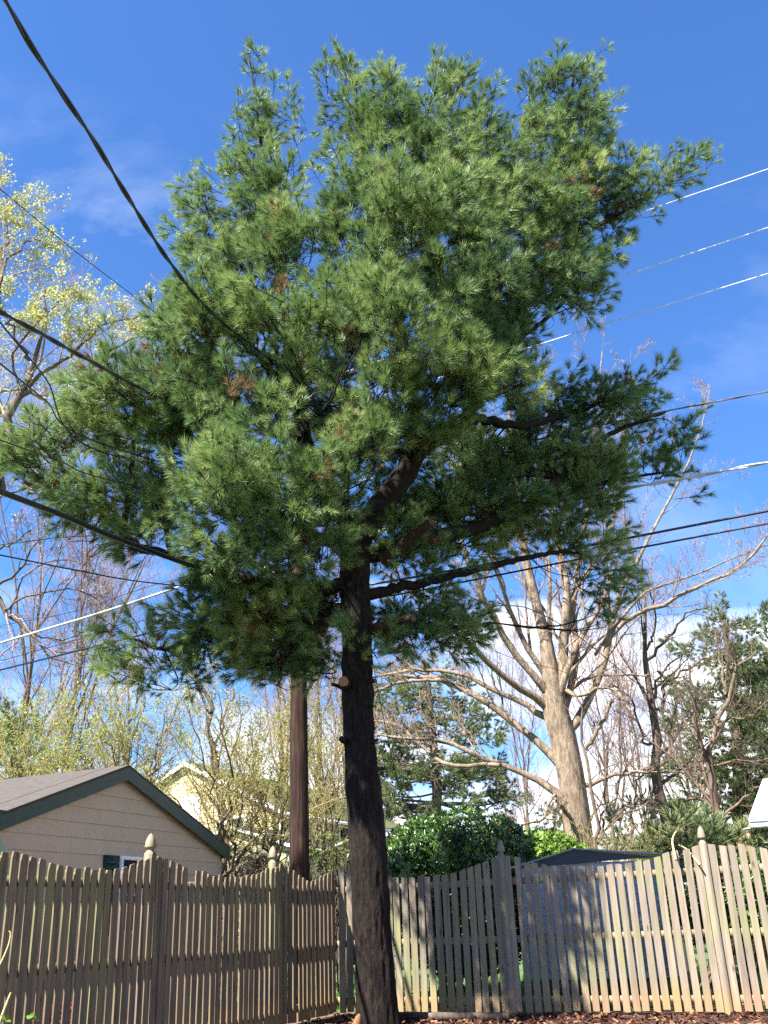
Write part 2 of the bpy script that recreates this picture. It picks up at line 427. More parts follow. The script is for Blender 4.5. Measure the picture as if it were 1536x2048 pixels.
def masses_to_pts(rng, masses, dens, axis_xy=None, upw=.45, p=2.3, shrink=0, clus=1):
    """masses: (cx,cy,rx,ry,Y,dY[,density]) ellipsoids -> positions and growing directions"""
    PP = []; DD = []
    for mm in masses:
        cx, cy, rx, ry, Y, dY = mm[:6]; k = mm[6] if len(mm) > 6 else 1
        n = max(3, int(dens*k*rx*ry/1000.0)); b = ballpts(rng, n, p); rx = max(rx-shrink, rx*.4); ry = max(ry-shrink, ry*.35)
        c = at(cx, cy, Y); s = mpp(Y, c[2])
        # radii in metres along the world's axes as the photo's rays see them
        el = math.atan2(c[2]-1.18, Y)
        X = c[0]+b[:, 0]*rx*s
        upv = np.array([0, -math.sin(el), math.cos(el)]); fw = np.array([0, math.cos(el), math.sin(el)])
        Pn = np.column_stack([X, np.full(n, c[1]), np.full(n, c[2])])-b[:, 1:2]*ry*s*upv+b[:, 2:3]*dY*fw
        out = norm(Pn-c)
        if clus > 1:
            g = rng.integers(0, max(1, n//clus), n); lat = rng.normal(size=(n, 3))
            Pn = Pn[g]+lat*np.array([.20, .20, .15]); out = norm(out[g]+lat*.55)
        if axis_xy is not None:
            ax = Pn-np.array([axis_xy[0], axis_xy[1], 0]); ax[:, 2] = 0; ax = norm(ax)
        else: ax = 0
        D = norm(out*.55+ax*.55+np.array([0, 0, upw])+rng.normal(size=(n, 3))*.33)
        PP.append(Pn); DD.append(D)
    return np.vstack(PP), np.vstack(DD)
def connect(rng, nodes, base, D, frac, rad, n=5, jit=.03):
    """thin boughs from the skeleton to every branchlet, in three generations"""
    nodes = nodes.copy(); order = rng.permutation(len(base)); out = []
    i0 = 0
    for fr, rd in zip(frac, rad):
        i1 = len(base) if fr == 1 else int(len(base)*fr)
        sel = order[i0:i1]; i0 = i1
        if not len(sel): continue
        B = base[sel]; best = np.zeros(len(B), int); 
        for a in range(0, len(B), 200):
            Bq = B[a:a+200]; df = Bq[:, None]-nodes[None]; d2 = (df**2).sum(2)
            low = np.clip(nodes[None, :, 2]-Bq[:, None, 2], 0, None)   # prefer a start below the tip
            best[a:a+200] = (d2+3*low**2).argmin(1)
        S = nodes[best]; t = np.linspace(0, 1, n)[None, :, None]
        ln = np.linalg.norm(B-S, axis=1)[:, None]
        c1 = B-D[sel]*ln*.35
        P = (1-t)**2*S[:, None]+2*t*(1-t)*c1[:, None]+t**2*B[:, None]
        P[:, 1:-1] += rng.normal(size=P[:, 1:-1].shape)*jit*np.minimum(ln, 1)[:, None]
        R = np.clip(rd*(.4+.25*ln), .004, rd*1.6)*np.linspace(1, .45, n)[None]
        out.append((P, R, 4)); nodes = np.vstack([nodes, P[:, 1:].reshape(-1, 3)])
    return out

# ================================================================== camera, world, sun
cam = bpy.data.cameras.new('camera'); cam.sensor_fit = 'VERTICAL'; cam.sensor_height = 36
cam.lens = 36*FPX/2048; cam.clip_end = 2000; cam.clip_start = .05
co = bpy.data.objects.new('camera', cam); COL.objects.link(co)
from mathutils import Matrix, Vector, noise as mnoise
Mx = Matrix(((CR[0], CU[0], -CF[0], 0), (CR[1], CU[1], -CF[1], 0), (CR[2], CU[2], -CF[2], EYE[2]), (0, 0, 0, 1)))
co.matrix_world = Mx; sc.camera = co
SUN = np.array([.443, .411, -.80]); SUN = SUN/np.linalg.norm(SUN)     # direction the light travels
SUN_EL = math.asin(-SUN[2]); SUN_AZ = math.atan2(-SUN[0], -SUN[1]) % (2*math.pi)
sl = bpy.data.lights.new('sun', 'SUN'); sl.energy = 5.0; sl.angle = math.radians(.53); sl.color = (1, .95, .86)
so = bpy.data.objects.new('sun', sl); COL.objects.link(so)
so.rotation_euler = Vector(SUN).to_track_quat('-Z', 'Y').to_euler(); so.location = (-20, -20, 40)
w = bpy.data.worlds.new('World'); sc.world = w; w.use_nodes = True
nt = w.node_tree
for n in list(nt.nodes): nt.nodes.remove(n)
out = N(nt, 'ShaderNodeOutputWorld'); bg = N(nt, 'ShaderNodeBackground'); nt.links.new(bg.outputs[0], out.inputs[0])
sky = N(nt, 'ShaderNodeTexSky'); sky.sky_type = 'NISHITA'; sky.sun_disc = False
sky.sun_elevation = SUN_EL; sky.sun_rotation = SUN_AZ; sky.air_density = 1.0; sky.dust_density = .25; sky.ozone_density = 4.5
bg.inputs[1].default_value = .05
tc = N(nt, 'ShaderNodeTexCoord'); nrm = N(nt, 'ShaderNodeVectorMath', operation='NORMALIZE')
nt.links.new(tc.outputs['Generated'], nrm.inputs[0])
sep = N(nt, 'ShaderNodeSeparateXYZ'); nt.links.new(nrm.outputs[0], sep.inputs[0])
mp = N(nt, 'ShaderNodeMapping'); mp.inputs['Scale'].default_value = (1, 1, 2.6); mp.inputs['Location'].default_value = (3.1, .4, .2)
nt.links.new(nrm.outputs[0], mp.inputs[0])
n1 = noise(nt, mp.outputs[0], 4.2, 9, .55); n2 = noise(nt, mp.outputs[0], 1.5, 5, .6)
def math_(op, a, b=None, c=None):
    m = N(nt, 'ShaderNodeMath', operation=op)
    for i, q in enumerate((a, b, c)):
        if q is None: continue
        if isinstance(q, (int, float)): m.inputs[i].default_value = q
        else: nt.links.new(q, m.inputs[i])
    return m.outputs[0]
# low cloud bank: more of it towards the horizon and towards the right of north
v = math_('MULTIPLY_ADD', sep.outputs[2], -1.7, .68)
v = math_('ADD', v, math_('MULTIPLY', sep.outputs[0], .24))
v = math_('ADD', v, math_('MULTIPLY', math_('SUBTRACT', n1, .5), 1.0))
v = math_('ADD', v, math_('MULTIPLY', math_('SUBTRACT', n2, .5), .9))
bank = ramp(nt, v, [(.26, (0, 0, 0)), (.50, (1, 1, 1))])
# thin high wisps
mpw = N(nt, 'ShaderNodeMapping'); mpw.inputs['Scale'].default_value = (1.6, 3.4, 3.4); mpw.inputs['Rotation'].default_value = (0, .6, .5)
nt.links.new(nrm.outputs[0], mpw.inputs[0])
wn = noise(nt, mpw.outputs[0], 2.6, 8, .62)
wz = math_('MULTIPLY', ramp(nt, wn, [(.50, (0, 0, 0)), (.76, (.7,)*3)]),
           ramp(nt, sep.outputs[0], [(0, (1, 1, 1)), (.35, (.25,)*3)]))
wz = math_('MULTIPLY', wz, ramp(nt, sep.outputs[2], [(.3, (.7,)*3), (.62, (.5,)*3), (.72, (0, 0, 0))]))
skyc = mixc(nt, 1.0, sky.outputs[0], (.62, .94, 1.32), 'MULTIPLY')
cloudc = ramp(nt, n1, [(.3, (7.0, 7.2, 7.9)), (.6, (9.2, 9.2, 9.4))])
c1 = mixc(nt, wz, skyc, (7.0, 7.4, 8.2)); c2 = mixc(nt, bank, c1, cloudc)
nt.links.new(c2, bg.inputs[0])
sc.view_settings.view_transform = 'Standard'; sc.view_settings.look = 'None'
sc.view_settings.exposure = 2.15; sc.view_settings.gamma = 1
try:
    sc.cycles.max_bounces = 6; sc.cycles.diffuse_bounces = 3; sc.cycles.transparent_max_bounces = 4
    sc.cycles.transmission_bounces = 3; sc.cycles.use_denoising = False; sc.cycles.denoiser = 'OPENIMAGEDENOISE'; sc.cycles.denoising_input_passes = 'RGB_ALBEDO_NORMAL'; sc.cycles.denoising_prefilter = 'ACCURATE'
except Exception: pass

# ================================================================== ground
def sheet(name, x0, x1, y0, y1, z, mat, nx=1):
    mb = MB(); mb.add([[x0, y0, z], [x1, y0, z], [x1, y1, z], [x0, y1, z]], [[0, 1, 2, 3]])
    return obj(name, mb, mat)
struct(sheet('ground', -400, 400, -60, 600, 0, M['lawn']))
mb = MB(); cn = CORNER+np.array([.0, .04])
far = [cn, CORNER+AL*9.5, (-6, -4), (9, -4), CORNER+AR*9.5]
mb.add([[p[0], p[1], .004] for p in far], [[0, 1, 2, 3]]); mb.add([[p[0], p[1], .004] for p in (far[0], far[3], far[4])], [[0, 1, 2]])
struct(obj('mulch_bed', mb, M['mulch']))
mb = MB(); a0 = CORNER-AL*.08
for q0, q1 in (((0, 9), 0),): pass
p = [CORNER-AL*.1-AR*.3, CORNER-AL*.1+AR*9, CORNER-AL*1.6+AR*9, CORNER-AL*1.6-AR*.3]
mb.add([[q[0], q[1], .006] for q in p], [[0, 1, 2, 3]])
p = [CORNER-AR*.05-AL*.3, CORNER-AR*.05+AL*10, CORNER-AR*2.4+AL*10, CORNER-AR*2.4-AL*.3]
mb.add([[q[0], q[1], .007] for q in p], [[0, 1, 2, 3]])
struct(obj('garden_soil', mb, M['dirt']))

# ================================================================== fences
def interp(pts):
    a = np.array(sorted(pts)); return lambda t: float(np.interp(t, a[:, 0], a[:, 1]))
topL = interp([(-.02, 1.90), (.13, 1.89), (.34, 1.83), (.53, 1.775), (.84, 1.74), (1.1, 1.79), (1.27, 1.86), (1.6, 1.945), (1.8, 1.91), (1.95, 1.87), (2.33, 1.79),
    (2.68, 1.75), (3.24, 1.75), (3.5, 1.79), (3.76, 1.82), (4.0, 1.86), (4.25, 1.91), (4.45, 1.94), (4.69, 1.86), (5.02, 1.79), (5.33, 1.765), (5.69, 1.76), (6.04, 1.80),
    (6.31, 1.85), (6.7, 1.89), (7.15, 1.94), (7.7, 1.80), (8.5, 1.75), (9.3, 1.86), (9.8, 1.94)])
topR = interp([(0, 1.93), (.14, 1.92), (.4, 1.85), (.78, 1.78), (1.2, 1.755), (1.55, 1.76), (1.77, 1.77), (2.0, 1.82), (2.23, 1.89), (2.52, 1.96), (2.8, 1.91),
    (3.08, 1.83), (3.35, 1.80), (3.89, 1.76), (4.28, 1.78), (4.54, 1.81), (4.81, 1.87), (5.07, 1.91), (5.25, 1.95), (5.5, 1.92), (5.74, 1.89), (6.01, 1.86),
    (6.6, 1.76), (7.3, 1.80), (7.9, 1.95), (8.5, 1.8), (9.2, 1.76)])
def fence(name, label, d, outn, posts, top, tmax, side, rng, post_front):
    root = thing(name, (CORNER[0], CORNER[1], 0), label, 'fence')
    d3 = np.array([d[0], d[1], 0]); o3 = np.array([outn[0], outn[1], 0]); C0 = np.array([CORNER[0], CORNER[1], 0.0])
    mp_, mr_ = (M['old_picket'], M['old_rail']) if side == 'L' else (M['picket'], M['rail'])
    th = .019; pw = .089; pitch = .1235
    edges = [0.06 if side == 'L' else .03]+list(posts)+[tmax]
    for k in range(len(edges)-1):
        mb = MB(); t = edges[k]+(.055 if (post_front and k) else .012 if k else 0); te = edges[k+1]-(.055 if post_front else .0)
        nn = max(1, round((te-t+.03)/pitch)); pt = (te-t+.034)/nn
        for i in range(nn):
            t0 = t+i*pt+rng.normal()*.0050; wd = pw+rng.normal()*.002
            mid = t0+wd/2; h = top(mid)+rng.normal()*.011; lean = rng.normal()*.011
            off = rng.normal()*.002; tk = th+rng.normal()*.001
            z0 = .03+abs(rng.normal())*.012
            if side == 'L' and abs(mid-3.68) < .062: h = 1.665
            if side == 'L':
                sl = (top(mid+.05)-top(mid-.05))
                c = .014+rng.random()*.008
                poly = [(0, z0), (wd, z0), (wd, h-.035-c+sl*.4), (wd-.006, h-.03+sl*.4), (wd-.008, h-.008+sl*.4), (wd-.016, h+sl*.3), (.016, h-sl*.3), (.008, h-.008-sl*.4), (.006, h-.03-sl*.4), (0, h-.035-c-sl*.4)]
            else:
                sl = (top(mid+.05)-top(mid-.05))*.45+rng.normal()*.004
                poly = [(0, z0), (wd, z0), (wd, h-.008+sl), (wd-.012, h+sl), (.010, h-sl), (0, h-.008-sl)]
            P = [C0+d3*(t0+s+lean*(z/1.8-.4))+o3*off+np.array([0, 0, z]) for s, z in poly]
            mb.prism(P, o3*tk)
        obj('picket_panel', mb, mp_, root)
        for zc, sag in ((1.633, .01), (.908, .008), (.176, .008)):
            r0 = edges[k]-.0 if k else -.02; r1 = edges[k+1]
            m2 = MB(); dz = rng.normal(0, .006, 2)
            a = C0+d3*(r0+.003)+o3*(.0225+.0)+np.array([0, 0, zc-.0445+dz[0]])
            b = C0+d3*(r1-.003)+o3*(.0225)+np.array([0, 0, zc-.0445+dz[1]])
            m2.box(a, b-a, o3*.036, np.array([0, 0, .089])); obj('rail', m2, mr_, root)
    for tpost in [0]+list(posts):
        if tpost == 0: continue
        m3 = MB(); cc = C0+d3*tpost+o3*(.022 if (post_front and tpost) else .105)
        if tpost == 0: cc = C0+o3*.10+d3*.02
        H = 2.03; ang = math.atan2(d[1], d[0])+math.pi/4; rr = .046*math.sqrt(2)
        m3.lathe(cc, [(rr, 0), (rr, H-.075), (rr*.92, H-.062)], 4, ang); 
        po = obj('post', m3, M['picket'], root)
        m4 = MB()
        prof = [(rr*.92, H-.062), (rr*.62, H-.045), (rr*.58, H-.03), (rr*.70, H-.018), (rr*.98, H-.006), (rr*.98, H+.004), (rr*.90, H+.045), (rr*.70, H+.088), (rr*.38, H+.122), (rr*.05, H+.142)]
        m4.lathe(cc, prof, 4, ang); q = obj('finial', m4, M['picket'], root); q.parent = po; 
    return root
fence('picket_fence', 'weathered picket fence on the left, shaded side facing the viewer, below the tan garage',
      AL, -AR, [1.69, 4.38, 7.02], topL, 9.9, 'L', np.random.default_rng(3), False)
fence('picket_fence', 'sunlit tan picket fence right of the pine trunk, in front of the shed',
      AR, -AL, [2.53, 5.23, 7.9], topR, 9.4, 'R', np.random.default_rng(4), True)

# ================================================================== buildings
Z3 = np.array([0, 0, 1.0])
def v3(a): return np.array([a[0], a[1], 0.0])
def lap(mb, K, u, n, smin, smax, z0, z1, h, lip=.017):
    z = z0
    while z < z1-1e-4:
        za, zb = z, min(z+h, z1); a0, a1, b0, b1 = smin(za), smax(za), smin(zb-1e-3), smax(zb-1e-3)
        if a1-a0 < .02: break
        if b1 < b0: b0 = b1 = (b0+b1)/2
        P = [K+u*a0+n*lip+Z3*za, K+u*a1+n*lip+Z3*za, K+u*b1+n*.001+Z3*zb, K+u*b0+n*.001+Z3*zb]
        mb.add(P, [[0, 1, 2, 3]]); Q = [K+u*a0+Z3*za, K+u*a1+Z3*za, P[1], P[0]]; mb.add(Q, [[0, 1, 2, 3]])
        z += h
def window(par, K, u, n, s0, s1, z0, z1, fw=.06, mull=1, fm=None, arch=False):
    n = np.asarray(n); mb = MB(); o = K+n*.004
    def bar(a0, a1, b0, b1, d=.05): mb.box(o+u*a0+Z3*b0, u*(a1-a0), Z3*(b1-b0), n*d)
    bar(s0, s1, z1-fw, z1); bar(s0, s1, z0, z0+fw); bar(s0, s0+fw, z0+fw, z1-fw); bar(s1-fw, s1, z0+fw, z1-fw)
    for i in range(mull):
        c = s0+(s1-s0)*(i+1)/(mull+1); bar(c-fw*.3, c+fw*.3, z0+fw, z1-fw, .042)
    c = (z0+z1)/2; bar(s0+fw, s1-fw, c-fw*.3, c+fw*.3, .038)
    fr = obj('window', mb, fm or M['white_paint'], par)
    m2 = MB(); m2.box(o+n*.012+u*(s0+fw*.5)+Z3*(z0+fw*.5), u*(s1-s0-fw), Z3*(z1-z0-fw), n*.012)
    g = obj('pane', m2, M['glass'], par); g.parent = fr
    return fr
def gable_house(root, K, u, v, W, D, ez, rz, oh=.12, lh=.18, siding=None, roofm=None, trim=None, fas=.17, z0=0, side2=False, front_oh=.12, sidemat=None, gable_only=False):
    """K xy of a corner, u along the gable wall, v away from the viewer; ez/rz: roof surface above wall plane / ridge"""
    K = v3(K); u = v3(u); v = v3(v); sl = (rz-ez)/(W/2)
    und = .10
    mb = MB()
    top = lambda s: (ez+sl*min(s, W-s))-und
    lap(mb, K, u, -v, lambda z: max(0, (z-(ez-und))/sl), lambda z: W-max(0, (z-(ez-und))/sl), z0, rz-und, lh)
    obj('wall', mb, siding, root)
    mb = MB()
    lap(mb, K+v*.001, v, -u, lambda z: 0, lambda z: D, z0, ez-.02, lh)
    obj('wall', mb, sidemat or siding, root)
    mb = MB(); lap(mb, K+u*W, v, u, lambda z: 0, lambda z: D, z0, ez-.02, lh); lap(mb, K+v*D, u, v, lambda z: 0, lambda z: W, z0, ez-.1, lh)
    obj('wall', mb, siding, root)
    for s in (0, W):       # corner boards
        mb = MB(); mb.box(K+u*(s-(.02 if s == 0 else .07))-v*.022+Z3*z0, u*.09, v*.09, Z3*(ez-.03-z0))
        obj('corner_board', mb, siding if trim is M['green_trim'] else M['white_paint'], root)
    for sg in (0, 1):
        s0 = -oh if sg == 0 else W+oh; A = K+u*s0-v*front_oh; B = K+u*(W/2)-v*front_oh
        ze = ez-sl*oh; ext = v*(D+2*front_oh)
        mb = MB(); mb.prism([A+Z3*(ze+.0), B+Z3*rz, B+Z3*(rz+.035), A+Z3*(ze+.035)], ext)
        obj('roof', mb, roofm, root)
        mb = MB()
        mb.prism([A+Z3*(ze-fas), B+Z3*(rz-fas), B+Z3*(rz-.002), A+Z3*(ze-.002)], v*.03)
        mb.box(A+v*.031+Z3*(ze-fas*.75), v*(D+2*front_oh-.06), u*(.025 if sg == 0 else -.025), Z3*(fas*.72))
        # soffit under the rake
        mb.prism([A+v*.03+Z3*(ze-.05), B+v*.03+Z3*(rz-.05), B+v*.03+Z3*(rz-.03), A+v*.03+Z3*(ze-.03)], v*(front_oh-.032))
        obj('fascia', mb, trim, root)
    return root

gK = np.array([-2.73, 17.0])-.477*np.array([.386, .922]); gu = -np.array([.386, .922]); gv = -np.array([.922, -.386])
gar = thing('garage', (gK[0], gK[1], 0), 'low tan garage with dark green roof edges, behind the left fence', 'garage')
gable_house(gar, gK, gu, gv, 5.3, 8.0, 2.42, 3.37, .12, .197, M['garage_siding'], M['shingle'], M['green_trim'], .18)
gn = -v3(gv); window(gar, v3(gK)+gn*.012, v3(gu), gn, 1.80, 2.61, 1.15, 2.17, .05, 1)
mb = MB(); mb.box(v3(gK)+gn*.014+v3(gu)*2.63+Z3*1.15, v3(gu)*.31, gn*.022, Z3*1.02)
for i in range(14): mb.box(v3(gK)+gn*.036+v3(gu)*2.66+Z3*(1.2+i*.066), v3(gu)*.25, gn*.014, Z3*.038)
obj('shutter', mb, M['green_trim'], gar)

q = at(18, 1703, 11.2)
ph = thing('playhouse', (q[0], q[1], 0), 'steep dark green roof corner of a small hut at the left edge, behind the fence', 'playhouse')
gable_house(ph, np.array([q[0]-.12, q[1]]), np.array([-1.0, 0]), np.array([-.6, .8]), 2.0, .8, q[2]+.10, q[2]+1.9, .10, .15, M['garage_siding'], M['shingle'], M['green_trim'], .26, front_oh=.1)

hK = np.array([-4.08, 35.0]); hu = -AR; hv = -AL
hs = thing('house', (hK[0], hK[1], 0), 'two-storey yellow sided house with a mossy roof beyond the garage and the bare shrubs', 'house')
gable_house(hs, hK, hu, hv, 8.0, 12.0, 5.02, 6.98, .35, .13, M['yellow_siding'], M['moss_roof'], M['white_paint'], .16, front_oh=.2)
hn = -v3(hv); H3 = v3(hK)+hn*.012
window(hs, H3, v3(hu), hn, 1.35, 2.25, 3.65, 4.85, .10, 0)
window(hs, v3(hK)-v3(hu)*.014, v3(hv), -v3(hu), 4.6, 5.6, 3.6, 4.75, .09, 0)
window(hs, v3(hK)-v3(hu)*.014, v3(hv), -v3(hu), .7, 1.5, 3.6, 4.75, .09, 0)
mb = MB(); cs, cz, rr = 3.75, 5.35, .42
arc = [(cs-rr, cz-.7)]+[(cs-rr*math.cos(a), cz+rr*math.sin(a)) for a in np.linspace(0, math.pi, 12)]+[(cs+rr, cz-.7)]
mb.prism([H3+v3(hu)*s+Z3*z+hn*.004 for s, z in arc], hn*.04); aw = obj('arched_window', mb, M['white_paint'], hs)
mb = MB(); rr2 = .30; arc = [(cs-rr2, cz-.6)]+[(cs-rr2*math.cos(a), cz+rr2*math.sin(a)) for a in np.linspace(0, math.pi, 12)]+[(cs+rr2, cz-.6)]
mb.prism([H3+v3(hu)*s+Z3*z+hn*.046 for s, z in arc], hn*.01); g = obj('pane', mb, simple('curtained_glass', (.55, .55, .56), .3, .1, 3, 0, 0), hs); g.parent = aw
q = at(592, 1700, 31)
an = thing('sunroom', (q[0], q[1], 0), 'pale yellow single-storey annexe with a low grey roof between the garage and the wooden pole', 'annexe')
gable_house(an, np.array([q[0], q[1]]), hu, hv, 4.6, 3.6, at(592, 1690, 31)[2], at(480, 1648, 31.5)[2], .2, .3, M['pale_siding'], M['shingle'], M['white_paint'], .10, front_oh=.2)
q = at(780, 1700, 33)
bw = thing('bungalow', (q[0], q[1], 0), 'low house roof with a metal vent pipe, just right of the pine trunk', 'house')
gable_house(bw, np.array([q[0]-.9, q[1]]), np.array([.95, .3]), np.array([-.3, .95]), 5.5, 5, at(760, 1672, 33)[2], at(820, 1648, 33)[2], .2, .2, M['shed_siding'], M['white_roof'], M['white_paint'], .1)
q = at(768, 1660, 32.0); q2 = at(767, 1611, 32.0)
mb = MB(); mb.lathe([q[0], q[1], 0], [(.05, 1.5), (.055, q2[2]-.14), (.085, q2[2]-.13), (.09, q2[2]-.06), (.06, q2[2]-.04), (.01, q2[2])], 14)
obj('vent_pipe', mb, M['metal'], bw)

# metal shed behind the right fence
q = at(1312, 1708, 15.5); sK = np.array([q[0], q[1]]); su = -AR; sn = AL; sv = -AL
ez = q[2]+.02; 
def s_at(x, y): 
    P = onplane(x, y, sK, sn); return (P[:2]-sK)@su, P[2]
sw = s_at(1040, 1720)[0]; sa, za = s_at(1150, 1697)
sh = thing('shed', (sK[0], sK[1], 0), 'pale sided garden shed with a low dark gable roof behind the sunlit right fence', 'shed')
K3 = v3(sK); u3 = v3(su); n3 = v3(sn); vv3 = v3(sv)
mb = MB(); lap(mb, K3, u3, n3, lambda z: .05, lambda z: sw, .28, ez-.10, .128, .014); obj('wall', mb, M['shed_siding'], sh)
mb = MB(); lap(mb, K3, vv3, -u3, lambda z: 0, lambda z: 2.6, .28, ez-.06, .128, .008); obj('wall', mb, M['shed_brown'], sh)
mb = MB(); mb.box(K3-u3*.02+n3*.0+Z3*.28, u3*.07, n3*.02, Z3*(ez-.34)); obj('corner_trim', mb, M['shed_siding'], sh)
mb = MB(); mb.prism([K3+u3*.05+n3*.006+Z3*(ez-.11), K3+u3*(sw)+n3*.006+Z3*(ez-.11), K3+u3*(sw+.0)+n3*.006+Z3*(ez-.04)], -n3*.05)
obj('gable_strip', mb, M['shed_siding'], sh)
mb = MB(); mb.prism([K3-u3*.0+n3*.012+Z3*(ez-.06), K3+u3*(sw+.02)+n3*.012+Z3*(ez-.11), K3+u3*sa+n3*.012+Z3*(za-.02)], n3*.03); obj('gable_panel', mb, M['shed_dark'], sh)
for s0, zz, nm in ((-.22, ez-.05, 0), (sw+.15, ez-.12, 1)):
    mb = MB(); A = K3+u3*s0+n3*.12; B = K3+u3*sa+n3*.12
    mb.prism([A+Z3*zz, B+Z3*(za-.012), B+Z3*(za+.006), A+Z3*(zz+.018)], vv3*2.9); obj('roof', mb, simple('shed_roof_metal', (.20, .24, .30), .4, .15, 5, .2, 0), sh)
mb = MB(); mb.box(K3+u3*.02+n3*.0-Z3*0, u3*(sw-.04), vv3*2.5, Z3*.275); obj('base', mb, M['dirt'], sh)

# brick house, right edge
q = at(1519, 1655, 21); bK = np.array([q[0], q[1]])
br = thing('brick_house', (q[0], q[1], 0), 'red brick house with a pale roof at the right edge', 'house')
B3 = v3(bK); mb = MB(); mb.box(B3, np.array([5, .0, 0]), np.array([0, 5.0, 0]), Z3*(q[2]-.05)); obj('wall', mb, M['brick'], br)
e = at(1498, 1643, 20.7); tp = at(1527, 1562, 22.6); 
mb = MB(); mb.prism([e, e+np.array([5.4, -.0, 0]), np.array([tp[0]+4.5, tp[1], tp[2]]), tp], np.array([0, .02, .05])); 

obj('roof', mb, M['white_roof'], br)
mb = MB(); mb.box(e+np.array([.02, .02, -.12]), np.array([5.3, 0, 0]), np.array([0, .04, 0]), Z3*.115); mb.box(e+np.array([.03, .06, -.13]), np.array([5.3, 0, 0]), np.array([0, .5, 0]), Z3*.03)
obj('fascia', mb, M['white_paint'], br)

# ================================================================== utility pole
PB = np.array([-1.66, 17.2])
pole = thing('utility_pole', (PB[0], PB[1], 0), 'dark brown wooden utility pole left of the pine trunk, behind the fence', 'utility pole')
zz = np.linspace(0, 13.2, 90); P = np.column_stack([PB[0]-.004*zz, PB[1]+0*zz, zz]); R = .175-.0045*zz
V, Fq = tubes(P, R, 28)
for i in range(len(V)):
    nn = mnoise.noise(Vector((V[i][0]*9, V[i][1]*9, V[i][2]*.5)))*.010+mnoise.noise(Vector((V[i][0]*40, V[i][1]*40, V[i][2]*2)))*.005
    c = np.array([PB[0]-.004*V[i][2], PB[1], V[i][2]]); d = V[i]-c; V[i] = c+d*(1+nn/.15)
obj('pole', (V, [Fq]), M['polewood'], pole, smooth=True)
a3 = v3(AL); r3 = v3(AR)
for zc in (10.9, 12.4):
    mb = MB(); c = np.array([PB[0]-.05, PB[1], zc])+a3*.16
    mb.box(c-a3*1.1-Z3*.06-r3*.05, a3*2.0, r3*.1, Z3*.12); obj('crossarm', mb, M['polewood'], pole)
    for s in (-.9, -.35, .65):
        m2 = MB(); m2.lathe(c+a3*s+Z3*.06, [(.02, 0), (.02, .08), (.05, .09), (.035, .12), (.05, .14), (.03, .18), (.01, .2)], 12); obj('insulator', m2, M['greycable'], pole)

# ================================================================== wires
POLE = lambda z, da=0: np.array([PB[0], PB[1], z])+a3*da
def wire(pts, r, label, mat='blackcable', name='cable', twist=0, cat='cable', group='overhead cables', n=60, ext=6.0):
    """pts: 3-D points the cable hangs through; it runs on past the last one"""
    pts = np.array(pts, float); d = pts[-1]-pts[-2]; d = d/np.linalg.norm(d)
    if ext: pts = np.vstack([pts, pts[-1]+d*ext])
    c = catmull(pts, n)
    if not twist: V, Fq = tubes(c, np.full(n, r), 8); o = obj(name, (V, [Fq]), M[mat], smooth=True)
    else:
        n = n*4; c = catmull(pts, n); T = norm(np.gradient(c, axis=0)); A = norm(np.cross(T, [0, 0, 1.0])); B = np.cross(T, A)
        L = np.concatenate([[0], np.cumsum(np.linalg.norm(np.diff(c, axis=0), axis=1))]); mb = MB()
        for k in range(twist):
            a = L*2*math.pi/1.3+k*2*math.pi/twist
            V, Fq = tubes(c+(A*np.cos(a)[:, None]+B*np.sin(a)[:, None])*r*.78, np.full(n, r*.88), 8); mb.add(V, Fq)
        o = obj(name, mb, M[mat], smooth=True)
    return tag(o, label, cat, group)
pn = np.array([-AR[1], AR[0]])
def pl(x, y): return onplane(x, y, PB, pn)          # point of the pole line's vertical plane
def line2(a, b):      # the straight run through a and b, carried back to the pole
    t = (np.array([PB[0], PB[1]])-a[:2])@(b[:2]-a[:2])/((b[:2]-a[:2])@(b[:2]-a[:2])); p = a+(b-a)*t
    return [p-Z3*.05, (p+a)/2-Z3*.06, a, b]
wire(line2(pl(1100, 682), pl(1536, 547)), .0075, 'lowest of the three thin pale power wires right of the crown', 'whitecable', 'power_line', cat='power line', group='pale power wires')
wire(line2(pl(1200, 568), pl(1536, 455)), .0075, 'middle one of the three thin pale power wires right of the crown', 'whitecable', 'power_line', cat='power line', group='pale power wires')
wire(line2(pl(1320, 412), pl(1536, 338)), .0075, 'topmost thin pale power wire right of the crown', 'whitecable', 'power_line', cat='power line', group='pale power wires')
wire([POLE(9.0), pl(1080, 878), pl(1320, 825), pl(1536, 783)], .011, 'twisted dark wire leaving the crown below the three pale wires', 'midcable', twist=2)
wire([POLE(7.95), pl(1040, 1012), pl(1350, 960), pl(1536, 925)], .019, 'bright grey bundled cable touching the dark lower boughs on the right', 'greycable', twist=2)
wire([POLE(6.95), pl(760, 1166), pl(1150, 1096), pl(1536, 1022)], .022, 'thick black cable crossing the tan bare tree, upper of the close pair', 'blackcable')
wire([POLE(6.72), pl(760, 1195), pl(1150, 1120), pl(1536, 1047)], .017, 'black cable crossing the tan bare tree, lower of the close pair', 'blackcable')
wire([POLE(7.0), pl(500, 1128), pl(370, 1170), pl(200, 1226), pl(0, 1286)], .026, 'bright silvery cable running down to the left edge above the garage roof', 'greycable', ext=8)
wire([POLE(6.75), pl(390, 1243), pl(250, 1278), pl(0, 1340)], .020, 'dark cable running left just below the bright silvery one', 'blackcable', ext=8)
wire([POLE(7.1), pl(350, 1224), pl(170, 1275), pl(0, 1322)], .008, 'thin wire strung between the silvery cable and the dark one on the left', 'blackcable', ext=8)
wire([POLE(7.6), pl(340, 1162), pl(150, 1222), pl(0, 1252)], .007, 'thin wire just above the silvery cable on the left', 'blackcable', ext=8)
